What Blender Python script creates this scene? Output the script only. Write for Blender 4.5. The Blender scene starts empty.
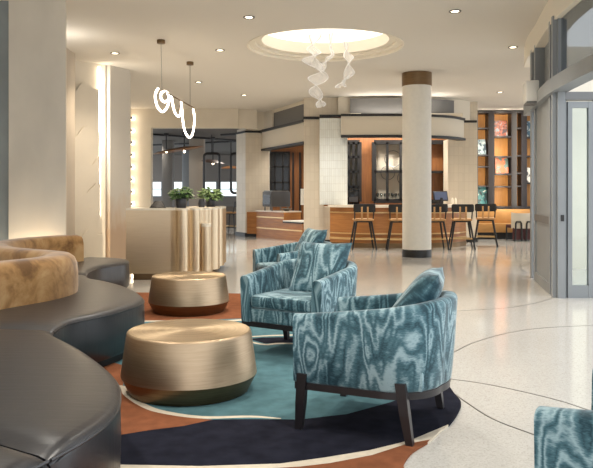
import bpy, bmesh, math, random
from mathutils import Vector, Matrix, geometry
random.seed(7)
PI = math.pi
SC = bpy.context.scene
COL = SC.collection

# ------------------------------------------------------------------ camera
F, HZ, CX, CH = 700.0, 195.0, 296.5, 1.31          # focal (px), horizon row, centre column, eye height
cam = bpy.data.cameras.new('camera')
cam.sensor_width = 36.0
cam.lens = F / 593.0 * 36.0
cam.shift_y = -(234.0 - HZ) / 593.0
cam.clip_end = 200
camo = bpy.data.objects.new('camera', cam)
camo.location = (0, 0, CH)
camo.rotation_euler = (PI / 2, 0, 0)
COL.objects.link(camo)
SC.camera = camo


def at(px, py, d):
    """point seen at (px, py) at distance d in front of the viewpoint"""
    return Vector(((px - CX) / F * d, d, CH - (py - HZ) / F * d))


def lvl(px, py, z=0.0):
    """point seen at (px, py) lying on the level z"""
    d = (CH - z) * F / (py - HZ)
    return Vector(((px - CX) / F * d, d, z))


# ------------------------------------------------------------------ materials
MATS = {}


def nodes_of(name):
    m = bpy.data.materials.new(name)
    m.use_nodes = True
    nt = m.node_tree
    b = nt.nodes.get('Principled BSDF')
    MATS[name] = m
    return m, nt, b


def sock(b, key, val):
    if key in b.inputs:
        b.inputs[key].default_value = val


def rgb(*c):
    """sRGB 0-255 -> linear"""
    r = []
    for v in c:
        v /= 255.0
        r.append(v / 12.92 if v <= 0.04045 else ((v + 0.055) / 1.055) ** 2.4)
    return (*r, 1.0)


def plain(name, col, rough=0.5, metal=0.0, spec=0.5, noise=0.0, scale=8.0, stretch=(1, 1, 1), bump=0.0, emit=None, estr=0.0, sheen=0.0, coat=0.0, alpha=None):
    m, nt, b = nodes_of(name)
    sock(b, 'Base Color', col)
    sock(b, 'Roughness', rough)
    sock(b, 'Metallic', metal)
    sock(b, 'Specular IOR Level', spec)
    sock(b, 'Sheen Weight', sheen)
    sock(b, 'Coat Weight', coat)
    if emit:
        sock(b, 'Emission Color', emit)
        sock(b, 'Emission Strength', estr)
    if noise > 0 or bump > 0:
        tc = nt.nodes.new('ShaderNodeTexCoord')
        mp = nt.nodes.new('ShaderNodeMapping')
        mp.inputs['Scale'].default_value = stretch
        nz = nt.nodes.new('ShaderNodeTexNoise')
        nz.inputs['Scale'].default_value = scale
        nz.inputs['Detail'].default_value = 5
        nt.links.new(tc.outputs['Object'], mp.inputs['Vector'])
        nt.links.new(mp.outputs['Vector'], nz.inputs['Vector'])
        if noise > 0:
            mx = nt.nodes.new('ShaderNodeMixRGB')
            mx.inputs['Color1'].default_value = tuple(c * (1 - noise) for c in col[:3]) + (1,)
            mx.inputs['Color2'].default_value = tuple(min(1, c * (1 + noise)) for c in col[:3]) + (1,)
            cr = nt.nodes.new('ShaderNodeValToRGB')
            cr.color_ramp.elements[0].position = 0.3
            cr.color_ramp.elements[1].position = 0.7
            nt.links.new(nz.outputs['Fac'], cr.inputs['Fac'])
            nt.links.new(cr.outputs['Color'], mx.inputs['Fac'])
            nt.links.new(mx.outputs['Color'], b.inputs['Base Color'])
        if bump > 0:
            bp = nt.nodes.new('ShaderNodeBump')
            bp.inputs['Strength'].default_value = bump
            bp.inputs['Distance'].default_value = 0.01
            nt.links.new(nz.outputs['Fac'], bp.inputs['Height'])
            nt.links.new(bp.outputs['Normal'], b.inputs['Normal'])
    return m


def ramp(nt, stops):
    cr = nt.nodes.new('ShaderNodeValToRGB')
    e = cr.color_ramp.elements
    while len(e) < len(stops):
        e.new(0.5)
    for i, (p, c) in enumerate(stops):
        e[i].position = p
        e[i].color = c
    return cr


def math_node(nt, op, a=None, bval=None):
    n = nt.nodes.new('ShaderNodeMath')
    n.operation = op
    if a is not None:
        nt.links.new(a, n.inputs[0])
    if bval is not None:
        n.inputs[1].default_value = bval
    return n


def moire(name, dark, mid, light):
    """watered velvet: thin frayed contour streaks running along the UV v-direction over broad blooms"""
    m, nt, b = nodes_of(name)
    tc = nt.nodes.new('ShaderNodeTexCoord')
    def nz(scale, det, dist=0.0):
        mp = nt.nodes.new('ShaderNodeMapping'); mp.inputs['Scale'].default_value = scale
        n = nt.nodes.new('ShaderNodeTexNoise'); n.inputs['Scale'].default_value = 1.0
        n.inputs['Detail'].default_value = det; n.inputs['Distortion'].default_value = dist
        nt.links.new(tc.outputs['UV'], mp.inputs['Vector']); nt.links.new(mp.outputs['Vector'], n.inputs['Vector'])
        return n.outputs['Fac']
    base = nz((9.5, 2.2, 1), 1.2, 0.5)
    fray = nz((26, 60, 1), 3)
    fine = nz((70, 240, 1), 3)
    broad = nz((3.6, 2.6, 1), 3, 0.5)
    def madd(x, k, y=None, c=0.0):
        n = nt.nodes.new('ShaderNodeMath'); n.operation = 'MULTIPLY_ADD'
        nt.links.new(x, n.inputs[0]); n.inputs[1].default_value = k
        if y is not None: nt.links.new(y, n.inputs[2])
        else: n.inputs[2].default_value = c
        return n.outputs[0]
    ph = madd(fray, 0.6, madd(base, 6.5))
    pp = math_node(nt, 'PINGPONG', ph, 0.5)
    val = madd(pp.outputs[0], 0.60, madd(broad, 0.72, madd(fine, 0.30, None, -0.14)))
    cr = ramp(nt, [(0.34, dark), (0.53, mid), (0.71, light)])
    nt.links.new(val, cr.inputs['Fac'])
    nt.links.new(cr.outputs['Color'], b.inputs['Base Color'])
    sock(b, 'Roughness', 0.6)
    sock(b, 'Sheen Weight', 0.3)
    sock(b, 'Sheen Roughness', 0.4)
    sock(b, 'Specular IOR Level', 0.25)
    bp = nt.nodes.new('ShaderNodeBump')
    bp.inputs['Strength'].default_value = 0.12
    bp.inputs['Distance'].default_value = 0.004
    nt.links.new(fine, bp.inputs['Height'])
    nt.links.new(bp.outputs['Normal'], b.inputs['Normal'])
    return m


moire('teal_velvet', rgb(36, 66, 77), rgb(80, 116, 127), rgb(158, 184, 191))

# brushed bronze (concentric / horizontal brushing)
def brushed(name, c1, c2, rough, stretch, metal=1.0):
    m, nt, b = nodes_of(name)
    tc = nt.nodes.new('ShaderNodeTexCoord')
    mp = nt.nodes.new('ShaderNodeMapping'); mp.inputs['Scale'].default_value = stretch
    nz = nt.nodes.new('ShaderNodeTexNoise'); nz.inputs['Scale'].default_value = 6; nz.inputs['Detail'].default_value = 5
    nt.links.new(tc.outputs['Object'], mp.inputs['Vector']); nt.links.new(mp.outputs['Vector'], nz.inputs['Vector'])
    cr = ramp(nt, [(0.3, c1), (0.7, c2)])
    nt.links.new(nz.outputs['Fac'], cr.inputs['Fac']); nt.links.new(cr.outputs['Color'], b.inputs['Base Color'])
    sock(b, 'Metallic', metal); sock(b, 'Roughness', rough)
    mr = nt.nodes.new('ShaderNodeMapRange')
    mr.inputs['To Min'].default_value = rough - 0.06; mr.inputs['To Max'].default_value = rough + 0.08
    nt.links.new(nz.outputs['Fac'], mr.inputs['Value']); nt.links.new(mr.outputs['Result'], b.inputs['Roughness'])
    return m


brushed('bronze', rgb(176, 152, 124), rgb(192, 169, 141), 0.42, (1, 1, 28))
brushed('bronze_dark', rgb(116, 94, 70), rgb(136, 113, 86), 0.4, (1, 1, 28))
brushed('champagne', rgb(214, 192, 160), rgb(222, 201, 172), 0.34, (0.6, 0.6, 22))
brushed('champagne_dark', rgb(120, 98, 74), rgb(140, 116, 90), 0.4, (0.6, 0.6, 14))


def disc_bronze():
    """turned top: brushing runs in circles, so highlights fan out from the centre"""
    m, nt, b = nodes_of('bronze_top')
    tc = nt.nodes.new('ShaderNodeTexCoord')
    ln = nt.nodes.new('ShaderNodeVectorMath'); ln.operation = 'LENGTH'
    nt.links.new(tc.outputs['Object'], ln.inputs[0])
    nz = nt.nodes.new('ShaderNodeTexNoise'); nz.noise_dimensions = '1D'; nz.inputs['Scale'].default_value = 60
    nt.links.new(ln.outputs['Value'], nz.inputs['W'])
    cr = ramp(nt, [(0.3, rgb(194, 170, 136)), (0.7, rgb(210, 187, 155))])
    nt.links.new(nz.outputs['Fac'], cr.inputs['Fac']); nt.links.new(cr.outputs['Color'], b.inputs['Base Color'])
    sock(b, 'Metallic', 1.0); sock(b, 'Roughness', 0.38); sock(b, 'Anisotropic', 0.75)
    tg = nt.nodes.new('ShaderNodeTangent'); tg.direction_type = 'RADIAL'; tg.axis = 'Z'
    nt.links.new(tg.outputs['Tangent'], b.inputs['Tangent'])
disc_bronze()


def leather():
    m, nt, b = nodes_of('leather')
    tc = nt.nodes.new('ShaderNodeTexCoord')
    nz = nt.nodes.new('ShaderNodeTexNoise'); nz.inputs['Scale'].default_value = 160; nz.inputs['Detail'].default_value = 4
    n2 = nt.nodes.new('ShaderNodeTexNoise'); n2.inputs['Scale'].default_value = 3.5; n2.inputs['Detail'].default_value = 5
    mp = nt.nodes.new('ShaderNodeMapping'); mp.inputs['Scale'].default_value = (1.2, 9, 1); mp.inputs['Rotation'].default_value = (0, 0, 0.12)
    nt.links.new(tc.outputs['Object'], mp.inputs['Vector'])
    nt.links.new(tc.outputs['Object'], nz.inputs['Vector']); nt.links.new(mp.outputs['Vector'], n2.inputs['Vector'])
    cr = ramp(nt, [(0.3, rgb(31, 31, 36)), (0.75, rgb(38, 37, 40))])
    nt.links.new(n2.outputs['Fac'], cr.inputs['Fac']); nt.links.new(cr.outputs['Color'], b.inputs['Base Color'])
    sock(b, 'Roughness', 0.34); sock(b, 'Specular IOR Level', 0.8)
    bp = nt.nodes.new('ShaderNodeBump'); bp.inputs['Strength'].default_value = 0.12; bp.inputs['Distance'].default_value = 0.002
    nt.links.new(nz.outputs['Fac'], bp.inputs['Height'])
    b2 = nt.nodes.new('ShaderNodeBump'); b2.inputs['Strength'].default_value = 0.28; b2.inputs['Distance'].default_value = 0.006
    nt.links.new(n2.outputs['Fac'], b2.inputs['Height']); nt.links.new(bp.outputs['Normal'], b2.inputs['Normal'])
    nt.links.new(b2.outputs['Normal'], b.inputs['Normal'])
leather()


def tan_velvet():
    m, nt, b = nodes_of('tan_velvet')
    tc = nt.nodes.new('ShaderNodeTexCoord')
    mp = nt.nodes.new('ShaderNodeMapping'); mp.inputs['Scale'].default_value = (1, 1, 0.75)
    nz = nt.nodes.new('ShaderNodeTexNoise'); nz.inputs['Scale'].default_value = 4.5; nz.inputs['Detail'].default_value = 8; nz.inputs['Distortion'].default_value = 0.4; nz.inputs['Roughness'].default_value = 0.6
    nt.links.new(tc.outputs['Object'], mp.inputs['Vector']); nt.links.new(mp.outputs['Vector'], nz.inputs['Vector'])
    cr = ramp(nt, [(0.34, rgb(104, 74, 42)), (0.47, rgb(148, 111, 68)), (0.62, rgb(172, 138, 94))])
    nt.links.new(nz.outputs['Fac'], cr.inputs['Fac']); nt.links.new(cr.outputs['Color'], b.inputs['Base Color'])
    sock(b, 'Roughness', 0.8); sock(b, 'Sheen Weight', 0.4); sock(b, 'Sheen Roughness', 0.4); sock(b, 'Specular IOR Level', 0.2)
tan_velvet()


def terrazzo():
    m, nt, b = nodes_of('terrazzo')
    tc = nt.nodes.new('ShaderNodeTexCoord')
    vo = nt.nodes.new('ShaderNodeTexVoronoi'); vo.inputs['Scale'].default_value = 120
    nt.links.new(tc.outputs['Object'], vo.inputs['Vector'])
    cr = ramp(nt, [(0.0, rgb(196, 193, 187)), (0.35, rgb(205, 202, 196)), (0.7, rgb(195, 191, 184)), (0.93, rgb(182, 178, 170))])
    nt.links.new(vo.outputs['Color'], cr.inputs['Fac'])
    nz = nt.nodes.new('ShaderNodeTexNoise'); nz.inputs['Scale'].default_value = 0.8; nz.inputs['Detail'].default_value = 3
    nt.links.new(tc.outputs['Object'], nz.inputs['Vector'])
    mx = nt.nodes.new('ShaderNodeMixRGB'); mx.blend_type = 'MULTIPLY'; mx.inputs['Fac'].default_value = 0.35
    c2 = ramp(nt, [(0.3, (0.8, 0.79, 0.77, 1)), (0.7, (1, 1, 1, 1))])
    nt.links.new(nz.outputs['Fac'], c2.inputs['Fac'])
    nt.links.new(cr.outputs['Color'], mx.inputs['Color1']); nt.links.new(c2.outputs['Color'], mx.inputs['Color2'])
    nt.links.new(mx.outputs['Color'], b.inputs['Base Color'])
    sock(b, 'Roughness', 0.1); sock(b, 'Specular IOR Level', 0.7)
terrazzo()


def tile(name, c1, mortar, w, h, bumpy=0.3, rough=0.4):
    m, nt, b = nodes_of(name)
    tc = nt.nodes.new('ShaderNodeTexCoord')
    sp = nt.nodes.new('ShaderNodeSeparateXYZ'); cb = nt.nodes.new('ShaderNodeCombineXYZ')
    ad = nt.nodes.new('ShaderNodeMath'); ad.operation = 'ADD'
    nt.links.new(tc.outputs['Object'], sp.inputs[0])
    nt.links.new(sp.outputs['X'], ad.inputs[0]); nt.links.new(sp.outputs['Y'], ad.inputs[1])
    nt.links.new(ad.outputs[0], cb.inputs['X']); nt.links.new(sp.outputs['Z'], cb.inputs['Y'])
    br = nt.nodes.new('ShaderNodeTexBrick')
    br.offset = 0
    br.inputs['Scale'].default_value = 1.0
    br.inputs['Brick Width'].default_value = w; br.inputs['Row Height'].default_value = h
    br.inputs['Mortar Size'].default_value = min(w, h) * 0.06
    br.inputs['Color1'].default_value = c1; br.inputs['Color2'].default_value = tuple(x * 0.93 for x in c1[:3]) + (1,)
    br.inputs['Mortar'].default_value = mortar
    nt.links.new(cb.outputs[0], br.inputs['Vector'])
    nt.links.new(br.outputs['Color'], b.inputs['Base Color'])
    sock(b, 'Roughness', rough)
    bp = nt.nodes.new('ShaderNodeBump'); bp.inputs['Strength'].default_value = bumpy; bp.inputs['Distance'].default_value = 0.01; bp.invert = True
    nt.links.new(br.outputs['Fac'], bp.inputs['Height']); nt.links.new(bp.outputs['Normal'], b.inputs['Normal'])
    return m


tile('pillar_tile', rgb(216, 204, 184), rgb(206, 193, 172), 0.12, 0.24, 0.08)
tile('glass_block', rgb(236, 240, 236), rgb(214, 214, 206), 0.055, 0.2, 0.6, 0.12)


def wood(name, c1, c2, rough=0.4, stretch=(1.2, 1.2, 14), scale=2.0):
    m, nt, b = nodes_of(name)
    tc = nt.nodes.new('ShaderNodeTexCoord')
    mp = nt.nodes.new('ShaderNodeMapping'); mp.inputs['Scale'].default_value = stretch
    nz = nt.nodes.new('ShaderNodeTexNoise'); nz.inputs['Scale'].default_value = scale; nz.inputs['Detail'].default_value = 6
    nt.links.new(tc.outputs['Object'], mp.inputs['Vector']); nt.links.new(mp.outputs['Vector'], nz.inputs['Vector'])
    cr = ramp(nt, [(0.3, c1), (0.7, c2)])
    nt.links.new(nz.outputs['Fac'], cr.inputs['Fac']); nt.links.new(cr.outputs['Color'], b.inputs['Base Color'])
    sock(b, 'Roughness', rough)
    return m


wood('bar_wood', rgb(150, 96, 48), rgb(176, 118, 62))
wood('panel_wood', rgb(134, 84, 46), rgb(160, 104, 58), 0.45, (14, 14, 1.0))
wood('shelf_back', rgb(190, 128, 62), rgb(206, 146, 78), 0.5, (14, 14, 1.0))
wood('pale_wood', rgb(178, 132, 84), rgb(200, 156, 104), 0.45)
plain('dark_wood', rgb(34, 30, 32), 0.38, noise=0.25, scale=10, stretch=(1, 1, 0.2))
plain('black', rgb(26, 24, 24), 0.45)
plain('black_gloss', rgb(20, 20, 22), 0.2)
plain('wall_cream', rgb(220, 211, 195), 0.7, noise=0.04, scale=2)
plain('wall_plaster', rgb(216, 207, 192), 0.55, noise=0.10, scale=1.3, stretch=(1, 1, 0.6), bump=0.05)
plain('pier_grey', rgb(190, 178, 162), 0.6, noise=0.08, scale=2.2, stretch=(1, 1, 0.5))
plain('ceiling_paint', rgb(216, 210, 200), 0.8)
plain('ceiling_white', rgb(236, 228, 212), 0.7)
plain('drum_cream', rgb(214, 204, 186), 0.6)
plain('grey_panel', rgb(104, 102, 99), 0.5)
plain('blue_panel', rgb(136, 142, 142), 0.3, noise=0.2, scale=1.2)
plain('column_stone', rgb(226, 221, 210), 0.5, noise=0.03, scale=14, bump=0.03)
plain('alu', rgb(142, 146, 149), 0.4, noise=0.05, scale=3)
plain('alu_dark', rgb(112, 112, 112), 0.4, metal=0.3)
plain('sign_white', rgb(232, 230, 224), 0.5)
plain('steel', rgb(120, 118, 112), 0.35, metal=0.8)
plain('counter_stone', rgb(226, 216, 198), 0.3, noise=0.05, scale=20)
plain('gold_band', rgb(214, 180, 128), 0.3, metal=0.6)
plain('leaf', rgb(74, 106, 56), 0.5, noise=0.3, scale=12)
plain('leaf_pale', rgb(112, 140, 84), 0.5, noise=0.3, scale=12)
plain('pot_glaze', rgb(52, 54, 60), 0.35)
plain('tan_leather', rgb(188, 140, 82), 0.45, noise=0.08, scale=6)
plain('chair_fabric', rgb(206, 196, 178), 0.8)
plain('maroon', rgb(84, 48, 50), 0.7, noise=0.15, scale=20)
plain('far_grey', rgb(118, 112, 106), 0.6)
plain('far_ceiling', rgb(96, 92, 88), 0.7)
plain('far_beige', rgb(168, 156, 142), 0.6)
plain('copper', rgb(150, 104, 66), 0.4, metal=0.4, noise=0.15, scale=4)
plain('dark_disc', rgb(84, 62, 50), 0.5, noise=0.2, scale=5)
plain('machine_grey', rgb(74, 74, 76), 0.4)
plain('paper', rgb(226, 222, 214), 0.6)
plain('screen_glow', rgb(40, 44, 56), 0.3, emit=rgb(110, 120, 150), estr=0.25)
plain('led', rgb(255, 240, 214), 0.5, emit=rgb(255, 240, 214), estr=4.0)
plain('neon', rgb(255, 246, 232), 0.5, emit=rgb(255, 240, 220), estr=5.0)
plain('bulb', rgb(255, 236, 206), 0.5, emit=rgb(255, 232, 196), estr=7.0)
plain('oculus_panel', rgb(240, 234, 222), 0.6, emit=rgb(255, 246, 232), estr=0.8)
plain('gauze', rgb(238, 236, 234), 0.6)
plain('rug_teal', rgb(84, 118, 125), 0.95, noise=0.16, scale=10, bump=0.3, spec=0.1)
plain('rug_navy', rgb(34, 35, 45), 0.95, noise=0.25, scale=9, bump=0.3, spec=0.05)
plain('rug_rust', rgb(132, 82, 56), 0.95, noise=0.16, scale=12, bump=0.3, spec=0.1)
plain('rug_cream', rgb(212, 200, 180), 0.95, noise=0.06, scale=30, bump=0.3, spec=0.1)
plain('inlay', rgb(70, 66, 60), 0.3)


def gauze():
    m, nt, b = nodes_of('wire_gauze')
    tr = nt.nodes.new('ShaderNodeBsdfTransparent')
    mx = nt.nodes.new('ShaderNodeMixShader')
    tl = nt.nodes.new('ShaderNodeBsdfTranslucent'); tl.inputs['Color'].default_value = (0.95, 0.94, 0.93, 1)
    df = nt.nodes.new('ShaderNodeBsdfDiffuse'); df.inputs['Color'].default_value = (0.95, 0.94, 0.93, 1)
    m2 = nt.nodes.new('ShaderNodeMixShader'); m2.inputs['Fac'].default_value = 0.4
    nt.links.new(df.outputs[0], m2.inputs[1]); nt.links.new(tl.outputs[0], m2.inputs[2])
    mx.inputs['Fac'].default_value = 0.62
    nt.links.new(tr.outputs[0], mx.inputs[1]); nt.links.new(m2.outputs[0], mx.inputs[2])
    nt.links.new(mx.outputs[0], nt.nodes['Material Output'].inputs['Surface'])
gauze()


def glass(name, tint=(0.9, 0.95, 0.95, 1), refl=0.12):
    m, nt, b = nodes_of(name)
    tr = nt.nodes.new('ShaderNodeBsdfTransparent'); tr.inputs['Color'].default_value = tint
    gl = nt.nodes.new('ShaderNodeBsdfGlossy'); gl.inputs['Roughness'].default_value = 0.03
    lw = nt.nodes.new('ShaderNodeFresnel'); lw.inputs['IOR'].default_value = 1.5
    mx = nt.nodes.new('ShaderNodeMixShader')
    mu0 = math_node(nt, 'MULTIPLY', lw.outputs[0], 0.6 + refl)
    mu = math_node(nt, 'MINIMUM', mu0.outputs[0], 0.22 + refl * 0.5)
    nt.links.new(mu.outputs[0], mx.inputs['Fac'])
    nt.links.new(tr.outputs[0], mx.inputs[1]); nt.links.new(gl.outputs[0], mx.inputs[2])
    nt.links.new(mx.outputs[0], nt.nodes['Material Output'].inputs['Surface'])
    return m


glass('glass')
glass('glass_tinted', (0.52, 0.53, 0.53, 1))
glass('stemware', (0.85, 0.87, 0.87, 1), 0.8)


def patches(name, cols, scale):
    m, nt, b = nodes_of(name)
    tc = nt.nodes.new('ShaderNodeTexCoord')
    nz = nt.nodes.new('ShaderNodeTexNoise'); nz.inputs['Scale'].default_value = scale; nz.inputs['Detail'].default_value = 2; nz.inputs['Distortion'].default_value = 1.0
    nt.links.new(tc.outputs['Object'], nz.inputs['Vector'])
    cr = ramp(nt, [(0.28 + 0.44 * i / (len(cols) - 1), c) for i, c in enumerate(cols)])
    cr.color_ramp.interpolation = 'CONSTANT'
    nt.links.new(nz.outputs['Fac'], cr.inputs['Fac']); nt.links.new(cr.outputs['Color'], b.inputs['Base Color'])
    sock(b, 'Roughness', 0.35)
    return m


patches('cover_coast', [rgb(60, 74, 86), rgb(150, 168, 172), rgb(220, 216, 204), rgb(176, 160, 140)], 6)
patches('cover_city', [rgb(74, 66, 72), rgb(150, 84, 66), rgb(124, 136, 144), rgb(196, 182, 168)], 9)
patches('cover_orange', [rgb(84, 106, 102), rgb(186, 100, 70), rgb(196, 130, 96), rgb(126, 146, 138)], 4)
patches('cover_teal', [rgb(40, 62, 70), rgb(70, 130, 132), rgb(220, 224, 220), rgb(48, 60, 68)], 5)
patches('cover_blue', [rgb(80, 110, 130), rgb(190, 200, 206), rgb(150, 110, 90)], 6)
patches('cover_white', [rgb(226, 222, 214), rgb(90, 90, 92), rgb(232, 228, 222)], 6)


def tan_foot():
    """wall pier whose colour turns unevenly tan towards its foot"""
    m, nt, b = nodes_of('pier_tan_foot')
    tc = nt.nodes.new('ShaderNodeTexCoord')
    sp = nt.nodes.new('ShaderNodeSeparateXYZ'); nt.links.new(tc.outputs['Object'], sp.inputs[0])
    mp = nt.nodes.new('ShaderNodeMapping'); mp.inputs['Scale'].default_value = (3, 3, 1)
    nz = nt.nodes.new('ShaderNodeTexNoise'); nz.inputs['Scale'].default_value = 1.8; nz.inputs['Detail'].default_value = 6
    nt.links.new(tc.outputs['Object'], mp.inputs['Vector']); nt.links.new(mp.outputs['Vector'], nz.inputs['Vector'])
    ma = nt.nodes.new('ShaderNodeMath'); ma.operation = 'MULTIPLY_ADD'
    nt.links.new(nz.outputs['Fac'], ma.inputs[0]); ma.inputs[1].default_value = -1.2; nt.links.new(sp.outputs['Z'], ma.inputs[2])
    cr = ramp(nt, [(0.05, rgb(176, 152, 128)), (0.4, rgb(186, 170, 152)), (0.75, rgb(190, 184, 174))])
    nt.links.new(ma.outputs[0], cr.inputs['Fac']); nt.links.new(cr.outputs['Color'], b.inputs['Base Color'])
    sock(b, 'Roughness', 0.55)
tan_foot()

# ------------------------------------------------------------------ mesh helpers


class MB:
    def __init__(self):
        self.bm = bmesh.new()
        self.uv = None

    def box(self, x0, x1, y0, y1, z0, z1, bev=0.0, seg=2, mat=None, mi=0):
        g = bmesh.ops.create_cube(self.bm, size=1.0)
        vs = g['verts']
        for v in vs:
            v.co = Vector(((x0 + x1) / 2 + v.co.x * (x1 - x0), (y0 + y1) / 2 + v.co.y * (y1 - y0), (z0 + z1) / 2 + v.co.z * (z1 - z0)))
        if mat is not None:
            for v in vs:
                v.co = mat @ v.co
        fs = set(f for v in vs for f in v.link_faces)
        for f in fs:
            f.material_index = mi
        if bev > 0:
            es = list(set(e for v in vs for e in v.link_edges))
            r = bmesh.ops.bevel(self.bm, geom=es, offset=bev, segments=seg, affect='EDGES', profile=0.5)
            for f in r['faces']:
                f.material_index = mi
        return self

    def hexa(self, bottom, top):
        """eight-corner solid from two quads"""
        v = [self.bm.verts.new(p) for p in list(bottom) + list(top)]
        for q in ((3, 2, 1, 0), (4, 5, 6, 7), (0, 1, 5, 4), (1, 2, 6, 5), (2, 3, 7, 6), (3, 0, 4, 7)):
            self.bm.faces.new([v[i] for i in q])
        return self

    def wallseg(self, a, b, z0, z1, th):
        """upright slab from plan point a to b"""
        a = Vector((a[0], a[1])); b = Vector((b[0], b[1]))
        n = (b - a).normalized(); n = Vector((-n.y, n.x)) * th / 2
        q = [a - n, b - n, b + n, a + n]
        return self.hexa([(p.x, p.y, z0) for p in q], [(p.x, p.y, z1) for p in q])

    def prism(self, pts, z0, z1):
        n = len(pts)
        lo = [self.bm.verts.new((p[0], p[1], z0)) for p in pts]
        hi = [self.bm.verts.new((p[0], p[1], z1)) for p in pts]
        for i in range(n):
            j = (i + 1) % n
            self.bm.faces.new((lo[i], lo[j], hi[j], hi[i]))
        self.bm.faces.new(lo[::-1]); self.bm.faces.new(hi)
        return self

    def lathe(self, prof, seg=48, c=(0, 0, 0), mis=None, caps=True):
        rings = []
        for r, z in prof:
            rings.append([self.bm.verts.new((c[0] + r * math.cos(2 * PI * k / seg), c[1] + r * math.sin(2 * PI * k / seg), c[2] + z)) for k in range(seg)])
        for i in range(len(rings) - 1):
            for k in range(seg):
                j = (k + 1) % seg
                f = self.bm.faces.new((rings[i][k], rings[i][j], rings[i + 1][j], rings[i + 1][k]))
                if mis: f.material_index = mis[i]
        if caps:
            if prof[0][0] > 1e-6: self.bm.faces.new(rings[0][::-1])
            if prof[-1][0] > 1e-6: self.bm.faces.new(rings[-1])
        return self

    def tube(self, pts, r, seg=8, closed=False, cap=True):
        pts = [Vector(p) for p in pts]
        n = len(pts)
        rr = r if isinstance(r, (list, tuple)) else [r] * n
        rings = []
        up = Vector((0, 0, 1))
        prev = None
        for i in range(n):
            if closed:
                t = (pts[(i + 1) % n] - pts[i - 1]).normalized()
            else:
                t = (pts[min(i + 1, n - 1)] - pts[max(i - 1, 0)]).normalized()
            if prev is None:
                a = t.cross(up)
                if a.length < 1e-3: a = t.cross(Vector((1, 0, 0)))
                a.normalize()
            else:
                a = prev - t * prev.dot(t)
                a.normalize()
            prev = a
            b = t.cross(a)
            rings.append([self.bm.verts.new(pts[i] + (a * math.cos(2 * PI * k / seg) + b * math.sin(2 * PI * k / seg)) * rr[i]) for k in range(seg)])
        m = n if closed else n - 1
        for i in range(m):
            A = rings[i]; B = rings[(i + 1) % n]
            for k in range(seg):
                j = (k + 1) % seg
                self.bm.faces.new((A[k], A[j], B[j], B[k]))
        if not closed and cap:
            self.bm.faces.new(rings[0][::-1]); self.bm.faces.new(rings[-1])
        return self

    def sweep(self, path, prof, capped=True):
        """prof(i, n) -> list of (offset across to the left, z); path is a list of plan points"""
        P = [Vector((p[0], p[1])) for p in path]
        n = len(P)
        rings = []
        for i in range(n):
            t = (P[min(i + 1, n - 1)] - P[max(i - 1, 0)]).normalized()
            nl = Vector((-t.y, t.x))
            rings.append([self.bm.verts.new((P[i].x + nl.x * o, P[i].y + nl.y * o, z)) for o, z in prof(i, n)])
        k = len(rings[0])
        for i in range(n - 1):
            for a in range(k):
                b = (a + 1) % k
                self.bm.faces.new((rings[i][a], rings[i][b], rings[i + 1][b], rings[i + 1][a]))
        if capped:
            self.bm.faces.new(rings[0][::-1]); self.bm.faces.new(rings[-1])
        return self

    def build(self, name, mat, parent=None, smooth=35, loc=None, rot=None):
        bm = self.bm
        bmesh.ops.recalc_face_normals(bm, faces=bm.faces[:])
        me = bpy.data.meshes.new(name)
        bm.to_mesh(me); bm.free()
        for mm in (mat if isinstance(mat, (list, tuple)) else [mat]):
            me.materials.append(MATS[mm])
        if smooth:
            for p in me.polygons: p.use_smooth = True
            me.set_sharp_from_angle(angle=math.radians(smooth))
        o = bpy.data.objects.new(name, me)
        COL.objects.link(o)
        if parent is not None: o.parent = parent
        if loc is not None: o.location = loc
        if rot is not None: o.rotation_euler = rot
        return o


def tag(o, label, cat, group=None):
    o['label'] = label; o['category'] = cat
    if group: o['group'] = group
    return o


def thing(name, label, cat, loc=(0, 0, 0), rz=0.0, group=None):
    o = bpy.data.objects.new(name, None)
    o.empty_display_size = 0.1
    COL.objects.link(o)
    o.location = loc; o.rotation_euler = (0, 0, rz)
    return tag(o, label, cat, group)


def struct(o):
    o['kind'] = 'structure'
    return o


def kids(o):
    return [c for c in list(COL.objects) if c.parent is o]


def copy_tree(o, loc=None, rot=None, label=None, parent=None):
    c = o.copy(); COL.objects.link(c)
    if parent is not None: c.parent = parent
    if loc is not None: c.location = loc
    if rot is not None: c.rotation_euler = rot
    if label: c['label'] = label
    for ch in kids(o): copy_tree(ch, parent=c)
    return c


def spline(pts, per=8, closed=False):
    """Catmull-Rom through points of any dimension"""
    P = [Vector(p) for p in pts]
    n = len(P); out = []
    m = n if closed else n - 1
    for i in range(m):
        if closed:
            p0, p1, p2, p3 = P[(i - 1) % n], P[i], P[(i + 1) % n], P[(i + 2) % n]
        else:
            p0 = P[i - 1] if i > 0 else P[0] * 2 - P[1]
            p1, p2 = P[i], P[i + 1]
            p3 = P[i + 2] if i + 2 < n else P[n - 1] * 2 - P[n - 2]
        for k in range(per):
            t = k / per
            out.append(0.5 * ((2 * p1) + (p2 - p0) * t + (2 * p0 - 5 * p1 + 4 * p2 - p3) * t * t + (3 * p1 - p0 - 3 * p2 + p3) * t ** 3))
    if not closed: out.append(P[-1])
    return out


def resample(pts, n):
    P = [Vector(p) for p in pts]
    L = [0]
    for i in range(1, len(P)): L.append(L[-1] + (P[i] - P[i - 1]).length)
    out = []; j = 0
    for k in range(n):
        s = L[-1] * k / (n - 1)
        while j < len(L) - 2 and L[j + 1] < s: j += 1
        t = (s - L[j]) / max(1e-9, L[j + 1] - L[j])
        out.append(P[j].lerp(P[j + 1], t))
    return out


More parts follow.
